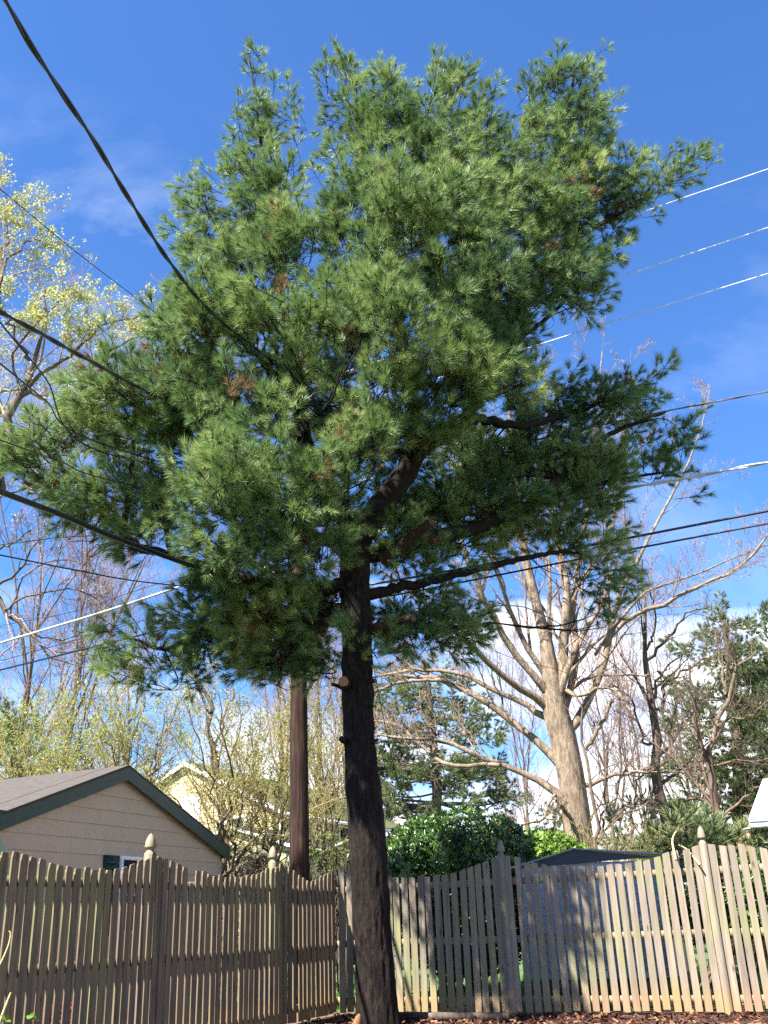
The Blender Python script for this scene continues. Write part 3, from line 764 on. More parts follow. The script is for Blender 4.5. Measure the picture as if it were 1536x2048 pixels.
wire([POLE(8.1), at(330, 1068, 17.5), at(120, 1075, 17.3), at(0, 1090, 17)], .010, 'thin cable level with the lowest boughs at the left edge', 'blackcable', ext=8)
wire([POLE(6.9), at(305, 1166, 15.3), at(150, 1140, 14.2), at(0, 1110, 13)], .012, 'thin dark cable in the blue gap under the left bough', 'blackcable', ext=6)
wire([POLE(7.0), at(450, 1152, 13.4), at(250, 1083, 11.0), at(130, 1033, 9.8), at(0, 983, 8.6)], .034, 'thick black cable running up to the left edge below the left bough', 'blackcable')
wire([POLE(8.5), at(240, 965, 12), at(120, 923, 10.4), at(0, 880, 9.0)], .009, 'thin black wire passing low over the left bough', 'blackcable')
wire([POLE(8.9), at(205, 888, 11.4), at(90, 800, 9.6), at(0, 727, 8.4)], .010, 'black wire falling across the left bough, lower of two', 'blackcable')
wire([POLE(9.3), at(207, 905, 12.2), at(90, 755, 10.0), at(0, 645, 8.8)], .010, 'black wire falling steeply across the left bough, upper of two', 'blackcable')
wire([POLE(9.8), at(330, 800, 12.0), at(180, 722, 9.5), at(90, 672, 8.3), at(0, 624, 7.4)], .016, 'dark twisted double cable entering the left edge over the pale green tree', 'blackcable', twist=2)
wire([POLE(10.6), at(330, 640, 12.8), at(160, 510, 10.4), at(0, 378, 8.5)], .006, 'thin wire slanting down from the left edge towards the crown', 'blackcable')
wire([POLE(10.0), at(590, 775, 14.2), at(430, 632, 10.4), at(340, 525, 8.6), at(250, 385, 7.1), at(190, 285, 6.3), at(130, 195, 5.75), at(60, 88, 5.2), at(10, 0, 4.8)], .0155, 'thick twisted black service cable from the top left corner down across the crown', 'blackcable', twist=2, ext=3)
wire([POLE(11.2), at(900, 1165, 19), at(1060, 1218, 21), at(1160, 1275, 22), at(1300, 1385, 24), at(1420, 1442, 26)], .012, 'thin dark wire slanting down across the tan bare tree', 'blackcable')
wire([POLE(9.1), at(950, 1278, 20), at(1130, 1345, 22), at(1290, 1420, 24)], .007, 'fainter thin wire under the slanting one at the tan bare tree', 'blackcable')
wire([at(741, 1300, 13.45), at(768, 1440, 14.2), at(795, 1560, 15.0), at(822, 1660, 15.8)], .006, 'thin wire hanging from the pine trunk down to the round bush', 'blackcable', ext=1.0)

# ================================================================== the white pine
rng = np.random.default_rng(21)
TB = at(757, 2056, 13.3); TB[2] = 0
pine = thing('pine_tree', TB, 'tall many-headed pine with a bare dark trunk, filling the middle of the view', 'tree')
# trunk centre line and width, read off the photo at the trunk's distance
tr = [(757, 2075, 90), (756, 2048, 84), (752, 1980, 77), (746, 1880, 73), (741, 1800, 73), (735, 1700, 72), (729, 1600, 70), (720, 1500, 62), (716, 1420, 61),
      (715, 1350, 60), (713, 1250, 58), (710, 1160, 57), (712, 1100, 60), (722, 1050, 56)]
P, R = limb(tr, 13.3, 150)
P[0, 2] = min(P[0, 2], -.02)
V, Fq = tubes(P, R, 72)
Vr = V.reshape(150, 72, 3)
for i in range(150):
    for j in range(72):
        d = Vr[i, j]-P[i]; r = np.linalg.norm(d); ang = 2*math.pi*j/72; z = P[i, 2]
        ca, sa_ = math.cos(ang), math.sin(ang)
        g = mnoise.noise(Vector((ca*5.2, sa_*5.2, z*1.6)))
        pl_ = abs(mnoise.noise(Vector((ca*9, sa_*9, z*2.3+7))))
        f2 = mnoise.noise(Vector((ca*22, sa_*22, z*7)))
        flare = max(0, .3-z)*.12*(.5+.5*math.cos(ang*4+1))
        Vr[i, j] = P[i]+d*(1+(g*.012+pl_*.045-.012+f2*.006+flare)/max(r, .05))
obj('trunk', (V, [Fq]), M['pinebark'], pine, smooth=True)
LIMBS = [
 # (pixel path with widths), Y start, Y end
 ([(716, 1085, 44), (690, 1040, 36), (650, 980, 32), (615, 890, 26), (600, 800, 24), (578, 700, 20), (565, 600, 17), (550, 450, 12), (530, 300, 8), (518, 200, 5), (505, 105, 3)], 13.3, 14.0),
 ([(722, 1060, 52), (765, 1010, 48), (808, 950, 46), (832, 905, 42), (880, 870, 34), (935, 835, 28), (955, 720, 22), (948, 560, 17), (932, 400, 12), (905, 250, 8), (898, 130, 4)], 13.3, 12.9),
 ([(840, 895, 30), (822, 780, 24), (795, 640, 19), (778, 480, 14), (782, 300, 9), (784, 120, 4)], 13.2, 12.2),
 ([(795, 640, 16), (752, 500, 12), (722, 340, 8), (712, 200, 5), (705, 100, 3)], 12.9, 13.2),
 ([(935, 835, 24), (1010, 700, 20), (1062, 520, 16), (1098, 370, 12), (1140, 230, 8), (1158, 120, 4)], 13.2, 13.0),
 ([(1062, 540, 14), (1140, 485, 11), (1215, 440, 9), (1280, 400, 7), (1320, 345, 5), (1345, 305, 3)], 13.2, 13.4),
 ([(735, 1110, 34), (820, 1085, 30), (930, 1060, 26), (1060, 1010, 22), (1120, 950, 17), (1180, 890, 12), (1250, 850, 9), (1330, 820, 5)], 13.4, 15.2),
 ([(1060, 1010, 14), (1180, 970, 10), (1270, 950, 7), (1350, 940, 4)], 14.3, 15.4),
 ([(735, 1190, 24), (850, 1165, 18), (1000, 1130, 13), (1110, 1110, 9), (1180, 1110, 4)], 13.5, 14.6),
 ([(935, 835, 20), (1040, 850, 16), (1120, 830, 11), (1200, 800, 6)], 13.6, 15.4),
 ([(705, 1165, 30), (630, 1180, 26), (540, 1170, 22), (430, 1140, 20), (340, 1112, 18), (252, 1075, 17), (262, 960, 13), (268, 850, 9), (266, 720, 5)], 13.3, 13.0),
 ([(252, 1075, 11), (190, 1010, 9), (120, 930, 7), (60, 870, 4)], 13.3, 13.2),
 ([(340, 1112, 12), (330, 1000, 10), (345, 880, 7), (350, 780, 4)], 13.2, 12.8),
 ([(715, 1090, 30), (650, 1080, 24), (585, 1050, 19), (520, 1000, 14), (470, 930, 10), (440, 870, 6)], 13.0, 10.9),
 ([(700, 1250, 24), (620, 1238, 19), (520, 1245, 15), (400, 1275, 11), (320, 1300, 8), (250, 1275, 5)], 13.2, 14.3),
 ([(705, 1210, 20), (640, 1230, 16), (590, 1280, 11), (560, 1330, 7)], 13.2, 14.0),
 ([(740, 1262, 20), (830, 1250, 15), (930, 1250, 9), (990, 1240, 5)], 13.5, 14.2),
 ([(600, 800, 14), (520, 720, 10), (440, 640, 7), (385, 560, 4)], 13.4, 12.8),
 ([(578, 700, 11), (500, 560, 8), (430, 450, 5), (395, 370, 3)], 13.5, 13.0),
 ([(600, 880, 14), (500, 840, 10), (420, 780, 7), (370, 680, 5), (345, 590, 3)], 13.4, 12.6),
 ([(955, 720, 13), (900, 600, 10), (860, 450, 7), (850, 300, 4)], 12.9, 11.9),
 ([(832, 905, 14), (760, 900, 10), (700, 880, 7), (650, 820, 5)], 13.0, 11.6),
 ([(1010, 700, 12), (1090, 640, 9), (1150, 580, 6), (1195, 540, 4)], 13.3, 13.9),
]
nodes = []; mb = MB()
for k, (px, Y0, Y1) in enumerate(LIMBS):
    P, R = limb(px, Y0, 46, Y1, .05, rng)
    P += np.cumsum(rng.normal(size=P.shape), 0)*.006*np.linspace(0, 1, 46)[:, None]
    V, Fq = tubes(P, R, 14 if px[0][2] > 20 else 8); Pm = MB().add(V, Fq)
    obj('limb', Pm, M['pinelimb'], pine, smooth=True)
    nodes.append(P[4:] if px[0][2] > 24 else P)
nodes = np.vstack(nodes)
PM = [  # cx, cy, rx, ry, Y, dY, density   - needle masses round the limbs
 (515, 180, 30, 45, 13.7, .4, .8), (568, 210, 26, 28, 13.8, .4, .8), (475, 200, 24, 22, 13.7, .3, .8), (520, 290, 58, 60, 13.6, .8, 1.0), (535, 390, 66, 66, 13.6, 1.0, 1.0),
 (490, 420, 70, 80, 13.3, 1.0, .9), (405, 400, 32, 55, 13.1, .6, 1.0), (430, 490, 65, 80, 13.1, 1.0, 1.0), (560, 510, 100, 90, 12.9, 1.5, 1.15),
 (470, 620, 95, 90, 12.2, 1.5, 1.05), (350, 630, 28, 55, 12.7, .5, 1.0), (400, 690, 70, 80, 12.8, 1.0, 1.0), (570, 660, 110, 100, 12.4, 1.7, 1.1), (480, 790, 110, 80, 12.3, 1.4, 1.1),
 (690, 175, 34, 55, 13.1, .5, 1.0), (710, 130, 16, 30, 13.1, .3, 1.2), (735, 262, 54, 70, 13.0, .8, 1.15), (785, 188, 32, 50, 12.2, .6, 1.3), (845, 238, 48, 48, 12.4, .7, 1.3), (900, 188, 26, 50, 12.8, .5, 1.2),
 (950, 245, 40, 44, 12.8, .6, 1.2), (820, 320, 130, 95, 12.5, 1.3, 1.3), (940, 348, 50, 70, 12.8, .9, 1.2), (715, 380, 50, 80, 13.1, .9, 1.0), (695, 480, 66, 80, 12.9, 1.0, .9),
 (820, 460, 140, 100, 11.9, 1.8, 1.3), (960, 470, 100, 100, 12.7, 1.3, 1.25), (790, 610, 130, 95, 11.8, 1.8, 1.3), (950, 620, 120, 100, 12.4, 1.7, 1.25), (720, 610, 80, 90, 11.9, 1.5, 1.1),
 (660, 740, 55, 32, 11.7, .6, 1.3), (760, 770, 70, 42, 11.6, .8, 1.2), (870, 760, 110, 70, 12.0, 1.2, 1.2), (985, 760, 90, 80, 12.6, 1.1, 1.1), (860, 850, 110, 44, 12.0, 1.0, 1.3), (780, 850, 60, 50, 12.0, .8, 1.0),
 (1160, 150, 28, 40, 13.0, .4, 1.3), (1100, 190, 48, 50, 13.0, .6, 1.2), (1170, 220, 50, 60, 13.0, .6, 1.2), (1088, 280, 42, 56, 13.0, .7, 1.2), (1150, 320, 70, 80, 13.1, .9, 1.2),
 (1050, 370, 70, 80, 12.9, 1.0, 1.2), (1130, 430, 90, 80, 13.1, 1.0, 1.1), (1240, 335, 44, 46, 13.3, .6, 1.0), (1318, 328, 36, 32, 13.4, .4, 1.1), (1270, 400, 60, 48, 13.3, .6, .9), (1220, 450, 55, 42, 13.4, .6, .8),
 (1080, 540, 95, 80, 13.1, 1.1, 1.15), (1160, 560, 50, 60, 13.5, .7, .9), (1055, 630, 70, 60, 13.1, 1.0, 1.0), (1180, 600, 36, 22, 13.6, .4, .9),
 (705, 118, 10, 26, 13.1, .15, 2), (785, 130, 12, 26, 12.2, .2, 2), (900, 138, 14, 28, 12.8, .2, 2), (957, 205, 14, 24, 12.8, .2, 2), (505, 115, 8, 22, 13.7, .15, 1.6), (1160, 128, 14, 26, 13, .2, 1.8), (370, 760, 60, 60, 12.8, .9, 1.1), (390, 840, 55, 50, 12.8, .8, 1.1),
 (620, 780, 90, 60, 14.4, .7, .8), (700, 830, 80, 50, 14.5, .7, .8), (560, 900, 50, 50, 14.2, .6, .8), (770, 950, 50, 40, 14.6, .6, .6), (700, 700, 80, 60, 14, .8, .8),
 # right, shaded boughs
 (1080, 800, 70, 50, 14.8, 1.0, .8), (1180, 810, 80, 50, 15.2, .9, .95), (1270, 800, 60, 45, 15.3, .8, 1.0), (1310, 870, 50, 50, 15.3, .7, .9), (1340, 935, 38, 30, 15.4, .5, .9),
 (1130, 890, 120, 60, 14.9, 1.0, 1.1), (1250, 950, 80, 55, 15.2, .9, 1.0), (1000, 900, 90, 70, 14.8, 1.1, .8), (1020, 1000, 100, 55, 14.6, 1.0, 1.0), (1130, 1020, 90, 50, 14.8, .9, .95),
 (930, 1010, 90, 60, 14.4, 1.0, .8), (860, 1090, 110, 45, 14.0, .9, .8), (1180, 1070, 80, 40, 14.8, .8, .8), (1190, 1140, 62, 45, 14.6, .7, .75), (1200, 1215, 45, 40, 14.6, .5, .5),
 (930, 930, 80, 50, 15.2, 1.0, 1.5), (800, 990, 60, 60, 15.2, .8, 1.3), (760, 1080, 60, 40, 15.0, .7, 1.0), (880, 1000, 60, 50, 15.4, .8, 1.3), (730, 870, 70, 50, 14.8, .7, 1.0), (1040, 940, 90, 50, 15.4, 1.0, 1.3), (960, 1040, 90, 40, 15.0, .9, 1.3), (840, 1040, 60, 50, 14.8, .8, 1.0), (1090, 860, 90, 50, 15.4, 1.0, 1.2), (1150, 960, 80, 50, 15.3, .9, 1.1), (880, 1100, 90, 30, 14.8, .8, 1.2), (830, 1220, 90, 30, 14.0, .7, .9), (870, 1270, 110, 32, 14.1, .8, 1.7), (960, 1225, 40, 28, 14.2, .5, .9), (800, 1165, 70, 28, 13.9, .6, .5),
 # left bough
 (265, 760, 50, 55, 12.0, .7, 1.1), (200, 760, 45, 45, 12.0, .6, 1.0), (340, 780, 60, 60, 12.0, .8, 1.0), (130, 850, 80, 55, 13.2, .8, 1.05), (250, 860, 95, 60, 13.1, .9, 1.05), (370, 880, 75, 60, 13.1, .9, 1.0),
 (60, 900, 48, 45, 13.2, .6, 1.0), (110, 960, 75, 45, 13.3, .7, 1.0), (220, 980, 95, 60, 13.2, .9, 1.0), (340, 1000, 90, 65, 13.0, .9, 1.05), (160, 1050, 62, 34, 13.4, .6, .95), (300, 1080, 80, 36, 13.3, .7, .8),
 # near bough, sunlit, in front of the trunk
 (510, 870, 50, 30, 11.2, .5, 1.1), (560, 835, 26, 26, 11.2, .4, .9), (460, 940, 85, 60, 11.1, .9, 1.0), (570, 960, 100, 50, 11.3, .9, 1.05), (480, 1040, 100, 60, 11.2, .9, 1.2), (600, 1050, 100, 55, 11.7, .8, .8), (670, 1000, 38, 60, 12.0, .5, 1.1),
 (630, 1110, 80, 36, 12.1, .7, 1.0), (680, 900, 56, 34, 11.3, .5, 1.1), (740, 890, 36, 44, 11.2, .4, 1.0), (700, 940, 40, 30, 11.3, .4, .8), (430, 1090, 60, 40, 12.3, .6, .9),
 # lower left
 (540, 1130, 50, 36, 12.8, .4, 1.0), (450, 1190, 90, 40, 14.0, .8, .9), (560, 1220, 90, 45, 13.8, .8, 1.1), (620, 1210, 30, 36, 13.0, .4, 1.0), (470, 1260, 110, 42, 14.0, .9, 1.1), (380, 1240, 70, 40, 14.2, .7, .9), (600, 1290, 70, 50, 13.8, .7, 1.0), (510, 1320, 90, 38, 14.0, .7, 1.05),
 (660, 1190, 44, 60, 13.4, .5, .9), (480, 1140, 70, 40, 13.6, .7, 1.0), (420, 1160, 60, 34, 14.0, .6, .9), (560, 1300, 90, 50, 14.1, .8, 1.0), (240, 1275, 32, 40, 14.2, .4, .7), (300, 1320, 55, 30, 14.2, .5, .8), (400, 1320, 60, 28, 14.2, .5, .9), (230, 1340, 22, 20, 14.2, .3, .5), (640, 1340, 40, 36, 13.7, .4, .8), (705, 1282, 36, 20, 12.8, .3, 1.1), (600, 1345, 40, 22, 13.9, .4, .8),
 (360, 1350, 40, 22, 14.2, .4, .6),
]
PM = [((m[0], m[1]+(24 if m[1] < 270 else 10 if m[1] < 340 else 0))+tuple(m[2:])) for m in PM]
P, D = masses_to_pts(rng, PM, 9.4, (TB[0], TB[1]), .55, 3.0, 8, 6)
low = P[:, 2] < 7.2
D[low] = norm(D[low]+np.array([0, 0, -.25]))
tm = [branchlet(rng, rng.uniform(.46, .62), int(rng.integers(3, 6)), 84, .165, .0066, 50) for _ in range(10)]
S = rng.uniform(.62, 1.22, len(P))
P = P-D*(.30*S)[:, None]
# leaders: upright shoots at the head of every limb
LP = []; LD = []
for px, Y0, Y1 in LIMBS[:13]:
    a = at(px[-1][0], px[-1][1]+58, Y1); b = at(px[-1][0], px[-1][1], Y1)
    LP.append(a); LD.append(norm(b-at(px[-2][0], px[-2][1], Y1)))
SP = [(345, 640, 12.7), (398, 395, 13.1), (395, 370, 13.0), (660, 160, 13.1), (820, 175, 12.4), (960, 215, 12.8), (1065, 190, 13.0), (1118, 165, 13.0), (1240, 300, 13.3), (1360, 335, 13.4), (265, 735, 12), (190, 740, 12), (500, 860, 11.2), (545, 170, 13.8), (575, 185, 13.8), (590, 210, 13.8), (465, 200, 13.7),
      (1185, 790, 15.2), (1120, 800, 15), (1240, 780, 15.3), (1290, 790, 15.3), (555, 850, 11.2), (760, 150, 12.2), (880, 150, 12.8), (1335, 340, 13.4), (1310, 330, 13.4), (600, 290, 13.6), (640, 340, 13.4)]
for x, y, Y in SP: LP.append(at(x, y+26, Y)); LD.append(norm(np.array([rng.normal()*.25, rng.normal()*.2, 1])))
P = np.vstack([P, LP]); D = np.vstack([D, LD]); S = np.concatenate([S, np.full(len(LP), 1.05)])
print('pine branchlets', len(P))
dead = (rng.random(len(P)) < .035) & (P[:, 2] < 12.5); dead[-len(LP):] = False
V2, F2, TV2, TF2 = scatter(rng, tm, P[dead], D[dead], S[dead]*.8)
obj('dead_needles', (V2, [F2]), foliage('dead_pine_needles', [(.09, .05, .022), (.17, .10, .045), (.26, .17, .08)], .15, .7, .2), pine)
V, F3, TV, TF = scatter(rng, tm, P[~dead], D[~dead], S[~dead])
obj('crown', (V, [F3]), M['needle'], pine)
mb = tubes_mb(connect(rng, nodes, P, D, (.10, .4, 1), (.024, .013, .007))); mb.add(TV, TF)
obj('branchwork', mb, M['pinelimb'], pine)
# sawn and broken branch stubs on the trunk
def stub(x0, y0, x1, y1, Y0, Y1, r0, r1, mat, cut=None, ring=12):
    a = at(x0, y0, Y0); b = at(x1, y1, Y1); Pn = catmull(np.array([a, a*.6+b*.4+rng.normal(size=3)*.008, a*.2+b*.8+rng.normal(size=3)*.01, b]), 10)
    o_ = obj('branch_stub', tubes(Pn, np.linspace(r0, r1, 10), ring)[0:1]+([tubes(Pn, np.linspace(r0, r1, 10), ring)[1]],), mat, pine, smooth=True)
    d = norm(b-a); x = norm(np.cross(d, [0, 0, 1.0])); y = np.cross(d, x)
    n_ = 16; ring_ = [b+d*.002+(x*math.cos(t)+y*math.sin(t))*r1*.98*(1+.05*math.sin(3*t)) for t in np.linspace(0, 2*math.pi, n_, endpoint=False)]
    mb = MB(); mb.prism(ring_, d*.006); c = obj('cut_face', mb, cut or M['cutwood'], pine); c.parent = o_
T_ = lambda x: x
stub(693, 1366, 687, 1363, 13.2, 12.86, .085, .070, M['pinelimb'])
stub(708, 1244, 706, 1239, 13.2, 12.98, .062, .052, M['pinelimb'], M['oldcut'])
stub(695, 1376, 664, 1369, 13.2, 13.1, .035, .022, M['pinelimb'], M['darkbark'])
stub(735, 1364, 750, 1361, 13.2, 13.1, .035, .028, M['pinelimb'], M['darkbark'])
stub(742, 1538, 771, 1534, 13.2, 13.0, .034, .014, M['deadwood'])
stub(735, 1483, 755, 1481, 13.2, 13.1, .028, .018, M['pinelimb'], M['darkbark'])
stub(690, 1480, 683, 1478, 13.2, 13.05, .05, .04, M['pinelimb'], M['pinebark'])
stub(745, 1256, 826, 1236, 13.3, 12.7, .07, .05, M['deadwood'], M['oldcut'])
stub(768, 1120, 862, 1044, 13.3, 12.6, .11, .055, M['deadwood'], M['oldcut'])
stub(735, 1415, 748, 1412, 13.2, 13.1, .02, .014, M['pinelimb'], M['darkbark'])
# the one cone near the top
mb = MB(); c = at(1169, 180, 12.6)
for k in range(9):
    for j in range(7):
        a = 2*math.pi*j/7+k*.45; rr = .055*math.sin(math.pi*(k+1.2)/10.5)+.012; z = -k*.014
        o_ = c+np.array([rr*math.cos(a), rr*math.sin(a), z]); d = np.array([math.cos(a), math.sin(a), .25]); t = np.array([-math.sin(a), math.cos(a), 0])
        mb.box(o_-t*.012-d*rr*.6, t*.024, d*rr*.6+d*.012, Z3*.007)
obj('pine_cone', mb, M['cone'], pine)

# ================================================================== bare and leafing trees
def tree_obj(name, label, base, batches, mats, cat='tree', group=None, leafdef=None, split=1, crownname='crown'):
    root = thing(name, (base[0], base[1], 0), label, cat, group)
    obj('trunk', tubes_mb(batches[:split]), mats[0], root, smooth=True)
    if batches[split:]: obj('branchwork', tubes_mb(batches[split:]), mats[1], root, smooth=True)
    if leafdef:
        P = batches[-1][0]; n_ = P.shape[1]; ends = P[:, [n_-1, n_-2]].reshape(-1, 3) if n_ > 2 else P[:, -1]
        r_ = np.random.default_rng(len(ends)); ends = ends[r_.random(len(ends)) < leafdef.get('frac', 1)]
        obj(crownname, leaves(r_, ends, leafdef['size'], leafdef.get('k', 2), leafdef.get('jit', .06), leafdef.get('aspect', .6)), leafdef['mat'], root)
    return root
def limbs_px(L, Y, rng, wob=.6, spreadY=3.0):
    out = []
    for k, px in enumerate(L):
        dy = 0 if k == 0 else rng.uniform(-spreadY, spreadY)
        out.append(limb(px, Y, 16, Y+dy, wob, rng))
    return out
LV = lambda **k: k
# big pale tree
rg = np.random.default_rng(5)
BIG = [
 [(1163, 1780, 66), (1160, 1700, 62), (1147, 1600, 56), (1130, 1500, 55), (1116, 1430, 54), (1105, 1370, 42), (1088, 1270, 25), (1065, 1180, 20), (1045, 1080, 16), (1030, 980, 12), (1022, 850, 8), (1015, 720, 4)],
 [(1112, 1420, 34), (1125, 1330, 28), (1128, 1250, 25), (1130, 1180, 20), (1118, 1100, 17), (1105, 1020, 12), (1095, 900, 8), (1090, 760, 4)],
 [(1127, 1290, 18), (1148, 1200, 16), (1162, 1100, 13), (1178, 1000, 9), (1190, 850, 6), (1205, 700, 3)],
 [(1130, 1470, 28), (1165, 1425, 22), (1198, 1355, 19), (1218, 1280, 17), (1235, 1205, 13), (1268, 1130, 9), (1330, 1020, 7), (1390, 900, 5), (1420, 780, 2)],
 [(1205, 1290, 14), (1260, 1236, 12), (1330, 1205, 11), (1420, 1165, 9), (1490, 1125, 7), (1550, 1050, 4)],
 [(1190, 1310, 10), (1240, 1240, 9), (1300, 1180, 7), (1390, 1150, 5), (1480, 1110, 4), (1560, 1080, 3)],
 [(1112, 1400, 26), (1060, 1345, 19), (1000, 1255, 17), (960, 1180, 14), (930, 1100, 11), (900, 1000, 8), (880, 880, 4)],
 [(1100, 1420, 24), (1020, 1360, 17), (940, 1295, 15), (885, 1235, 11), (825, 1185, 8), (760, 1140, 4)],
 [(1105, 1440, 20), (1020, 1395, 14), (920, 1350, 11), (835, 1342, 9), (740, 1356, 6)],
 [(1125, 1535, 24), (1070, 1480, 20), (1010, 1430, 17), (945, 1392, 15), (875, 1358, 12), (805, 1352, 9), (735, 1340, 5)],
 [(880, 1360, 9), (820, 1362, 9), (770, 1375, 8), (730, 1392, 5)],
 [(1135, 1605, 26), (1075, 1558, 18), (985, 1522, 13), (920, 1492, 11), (860, 1478, 9), (800, 1475, 7), (740, 1468, 4)],
 [(1000, 1530, 11), (905, 1530, 10), (852, 1500, 9), (800, 1452, 8), (745, 1440, 5)],
 [(1110, 1590, 9), (1093, 1615, 7), (1085, 1640, 6), (1040, 1652, 5), (1005, 1680, 3)],
 [(1150, 1580, 14), (1200, 1560, 10), (1262, 1546, 8), (1330, 1545, 6), (1400, 1546, 4)],
 [(1120, 1380, 14), (1160, 1390, 9), (1200, 1375, 8), (1235, 1385, 6), (1260, 1420, 4)],
 [(1170, 1500, 12), (1200, 1450, 10), (1225, 1400, 8)],
 [(1060, 1200, 10), (1030, 1120, 8), (990, 1010, 5), (975, 900, 3)],
 [(1128, 1220, 10), (1150, 1180, 8), (1190, 1130, 6), (1240, 1010, 4), (1290, 880, 2)],
 [(960, 1180, 8), (990, 1110, 6), (1000, 1000, 4), (1000, 900, 2)],
 [(1268, 1130, 6), (1250, 1040, 5), (1245, 930, 4), (1255, 820, 2), (1262, 700, 1.5)],
 [(1150, 1650, 14), (1128, 1620, 10), (1115, 1600, 8)],
]
BIG = [BIG[0]]+[[(q[0], q[1], q[2]*.78) for q in L_] for L_ in BIG[1:]]
ch = limbs_px(BIG, 28, rg, .12)
bt = grow(rg, ch, [LV(k=11, L=.32, ang=(20, 50), n=8, up=.25, wig=.12, tmin=.3, rr=.36, sides=5), LV(k=7, L=.45, ang=(22, 60), n=6, up=.18, wig=.22, tmin=.15, rr=.55, sides=4),
   LV(k=6, L=.48, ang=(20, 60), n=5, up=.15, wig=.22, tmin=.15, rr=.6, sides=3, rmin=.0045), LV(k=3, L=.5, ang=(20, 55), n=4, up=.1, wig=.25, tmin=.2, rr=.6, sides=3, rmin=.0035, tip=.6)])
b0 = at(1163, 1780, 28)
big = thing('bare_tree', (b0[0], b0[1], 0), 'large pale tan bare tree with a sunlit trunk and fanning limbs, right of the pine', 'tree')
obj('trunk', tubes_mb(bt[:1]), M['tanbark'], big, smooth=True); obj('branchwork', tubes_mb(bt[1:3]), M['tanbark'], big, smooth=True)
obj('crown', tubes_mb(bt[3:]), M['redtwig'], big)
T2 = [
 [(1348, 1760, 27), (1344, 1700, 25), (1326, 1600, 22), (1320, 1500, 19), (1301, 1400, 15), (1293, 1300, 10), (1288, 1200, 6), (1284, 1120, 3)],
 [(1326, 1610, 10), (1290, 1600, 8), (1255, 1615, 6), (1210, 1655, 4)], [(1335, 1640, 10), (1362, 1605, 8), (1392, 1600, 6), (1425, 1612, 4)],
 [(1322, 1530, 10), (1342, 1470, 8), (1340, 1430, 7), (1362, 1400, 4)], [(1310, 1420, 8), (1340, 1360, 6), (1385, 1330, 4), (1430, 1310, 3)],
 [(1294, 1320, 7), (1330, 1280, 6), (1370, 1230, 4), (1420, 1215, 3)], [(1303, 1400, 7), (1320, 1350, 5), (1360, 1310, 3)],
 [(1320, 1500, 7), (1280, 1470, 5), (1262, 1400, 4), (1225, 1370, 3)], [(1293, 1300, 6), (1310, 1250, 4), (1302, 1180, 3)], [(1328, 1560, 7), (1300, 1540, 6), (1280, 1550, 4), (1265, 1600, 3)]]
def pxtree(name, label, L, Y, seed, mats, levels, cat='tree', group=None, leafdef=None, wob=.6, spreadY=2.0, split=1):
    r = np.random.default_rng(seed); b = grow(r, limbs_px(L, Y, r, wob, spreadY), levels); p = at(L[0][0][0], L[0][0][1], Y)
    return tree_obj(name, label, p, b, mats, cat, group, leafdef, split)
tw3 = [LV(k=7, L=.42, ang=(28, 65), n=7, up=.15, wig=.2, tmin=.25, rr=.36, sides=4), LV(k=5, L=.5, ang=(28, 70), n=5, up=.1, wig=.3, tmin=.15, rr=.55, sides=3), LV(k=4, L=.5, ang=(28, 65), n=4, up=.1, wig=.3, tmin=.15, rr=.6, sides=3, rmin=.0045)]
pxtree('bare_tree', 'dark crooked bare tree just left of the brick house side pines, behind the shed', T2, 30, 31, (M['greybark'], M['darkbark']), tw3, wob=.4)
T3 = [
 [(1447, 1760, 20), (1443, 1700, 19), (1428, 1610, 17), (1417, 1530, 15), (1432, 1460, 10), (1452, 1390, 8), (1480, 1330, 5), (1515, 1300, 3)],
 [(1417, 1530, 10), (1398, 1480, 8), (1392, 1410, 6), (1378, 1330, 3)], [(1428, 1600, 8), (1395, 1560, 6), (1360, 1530, 4), (1340, 1480, 3)], [(1432, 1460, 7), (1460, 1440, 5), (1500, 1430, 4), (1540, 1400, 3)],
 [(1420, 1540, 7), (1470, 1520, 5), (1510, 1525, 4), (1560, 1510, 3)], [(1435, 1640, 6), (1480, 1600, 5), (1530, 1570, 4), (1580, 1560, 3)], [(1395, 1480, 5), (1370, 1440, 4), (1355, 1380, 3)], [(1452, 1390, 5), (1440, 1330, 4), (1430, 1260, 2)]]
pxtree('bare_tree', 'slender grey forked bare tree in front of the dark pines, left of the brick house', T3, 25, 32, (M['greybark'], M['greybark']),
       [LV(k=9, L=.45, ang=(25, 60), n=7, up=.22, wig=.15, tmin=.2, rr=.38, sides=4), LV(k=6, L=.5, ang=(25, 65), n=5, up=.15, wig=.25, tmin=.15, rr=.55, sides=3), LV(k=4, L=.5, ang=(25, 60), n=4, up=.1, wig=.25, rr=.6, sides=3, rmin=.004)], wob=.3)
T4 = [[(1188, 1740, 9), (1190, 1680, 8), (1172, 1560, 7), (1160, 1450, 5), (1150, 1380, 3)], [(1190, 1690, 6), (1205, 1630, 5), (1240, 1560, 4), (1275, 1480, 3)], [(1182, 1640, 5), (1210, 1580, 4), (1215, 1500, 3), (1225, 1440, 2)],
      [(1190, 1700, 5), (1225, 1650, 4), (1270, 1620, 3), (1310, 1600, 2)]]
pxtree('sapling', 'thin bare sapling beside the pale trunk, behind the shed roof', T4, 24, 33, (M['greybark'], M['greybark']), tw3[:], wob=.7)
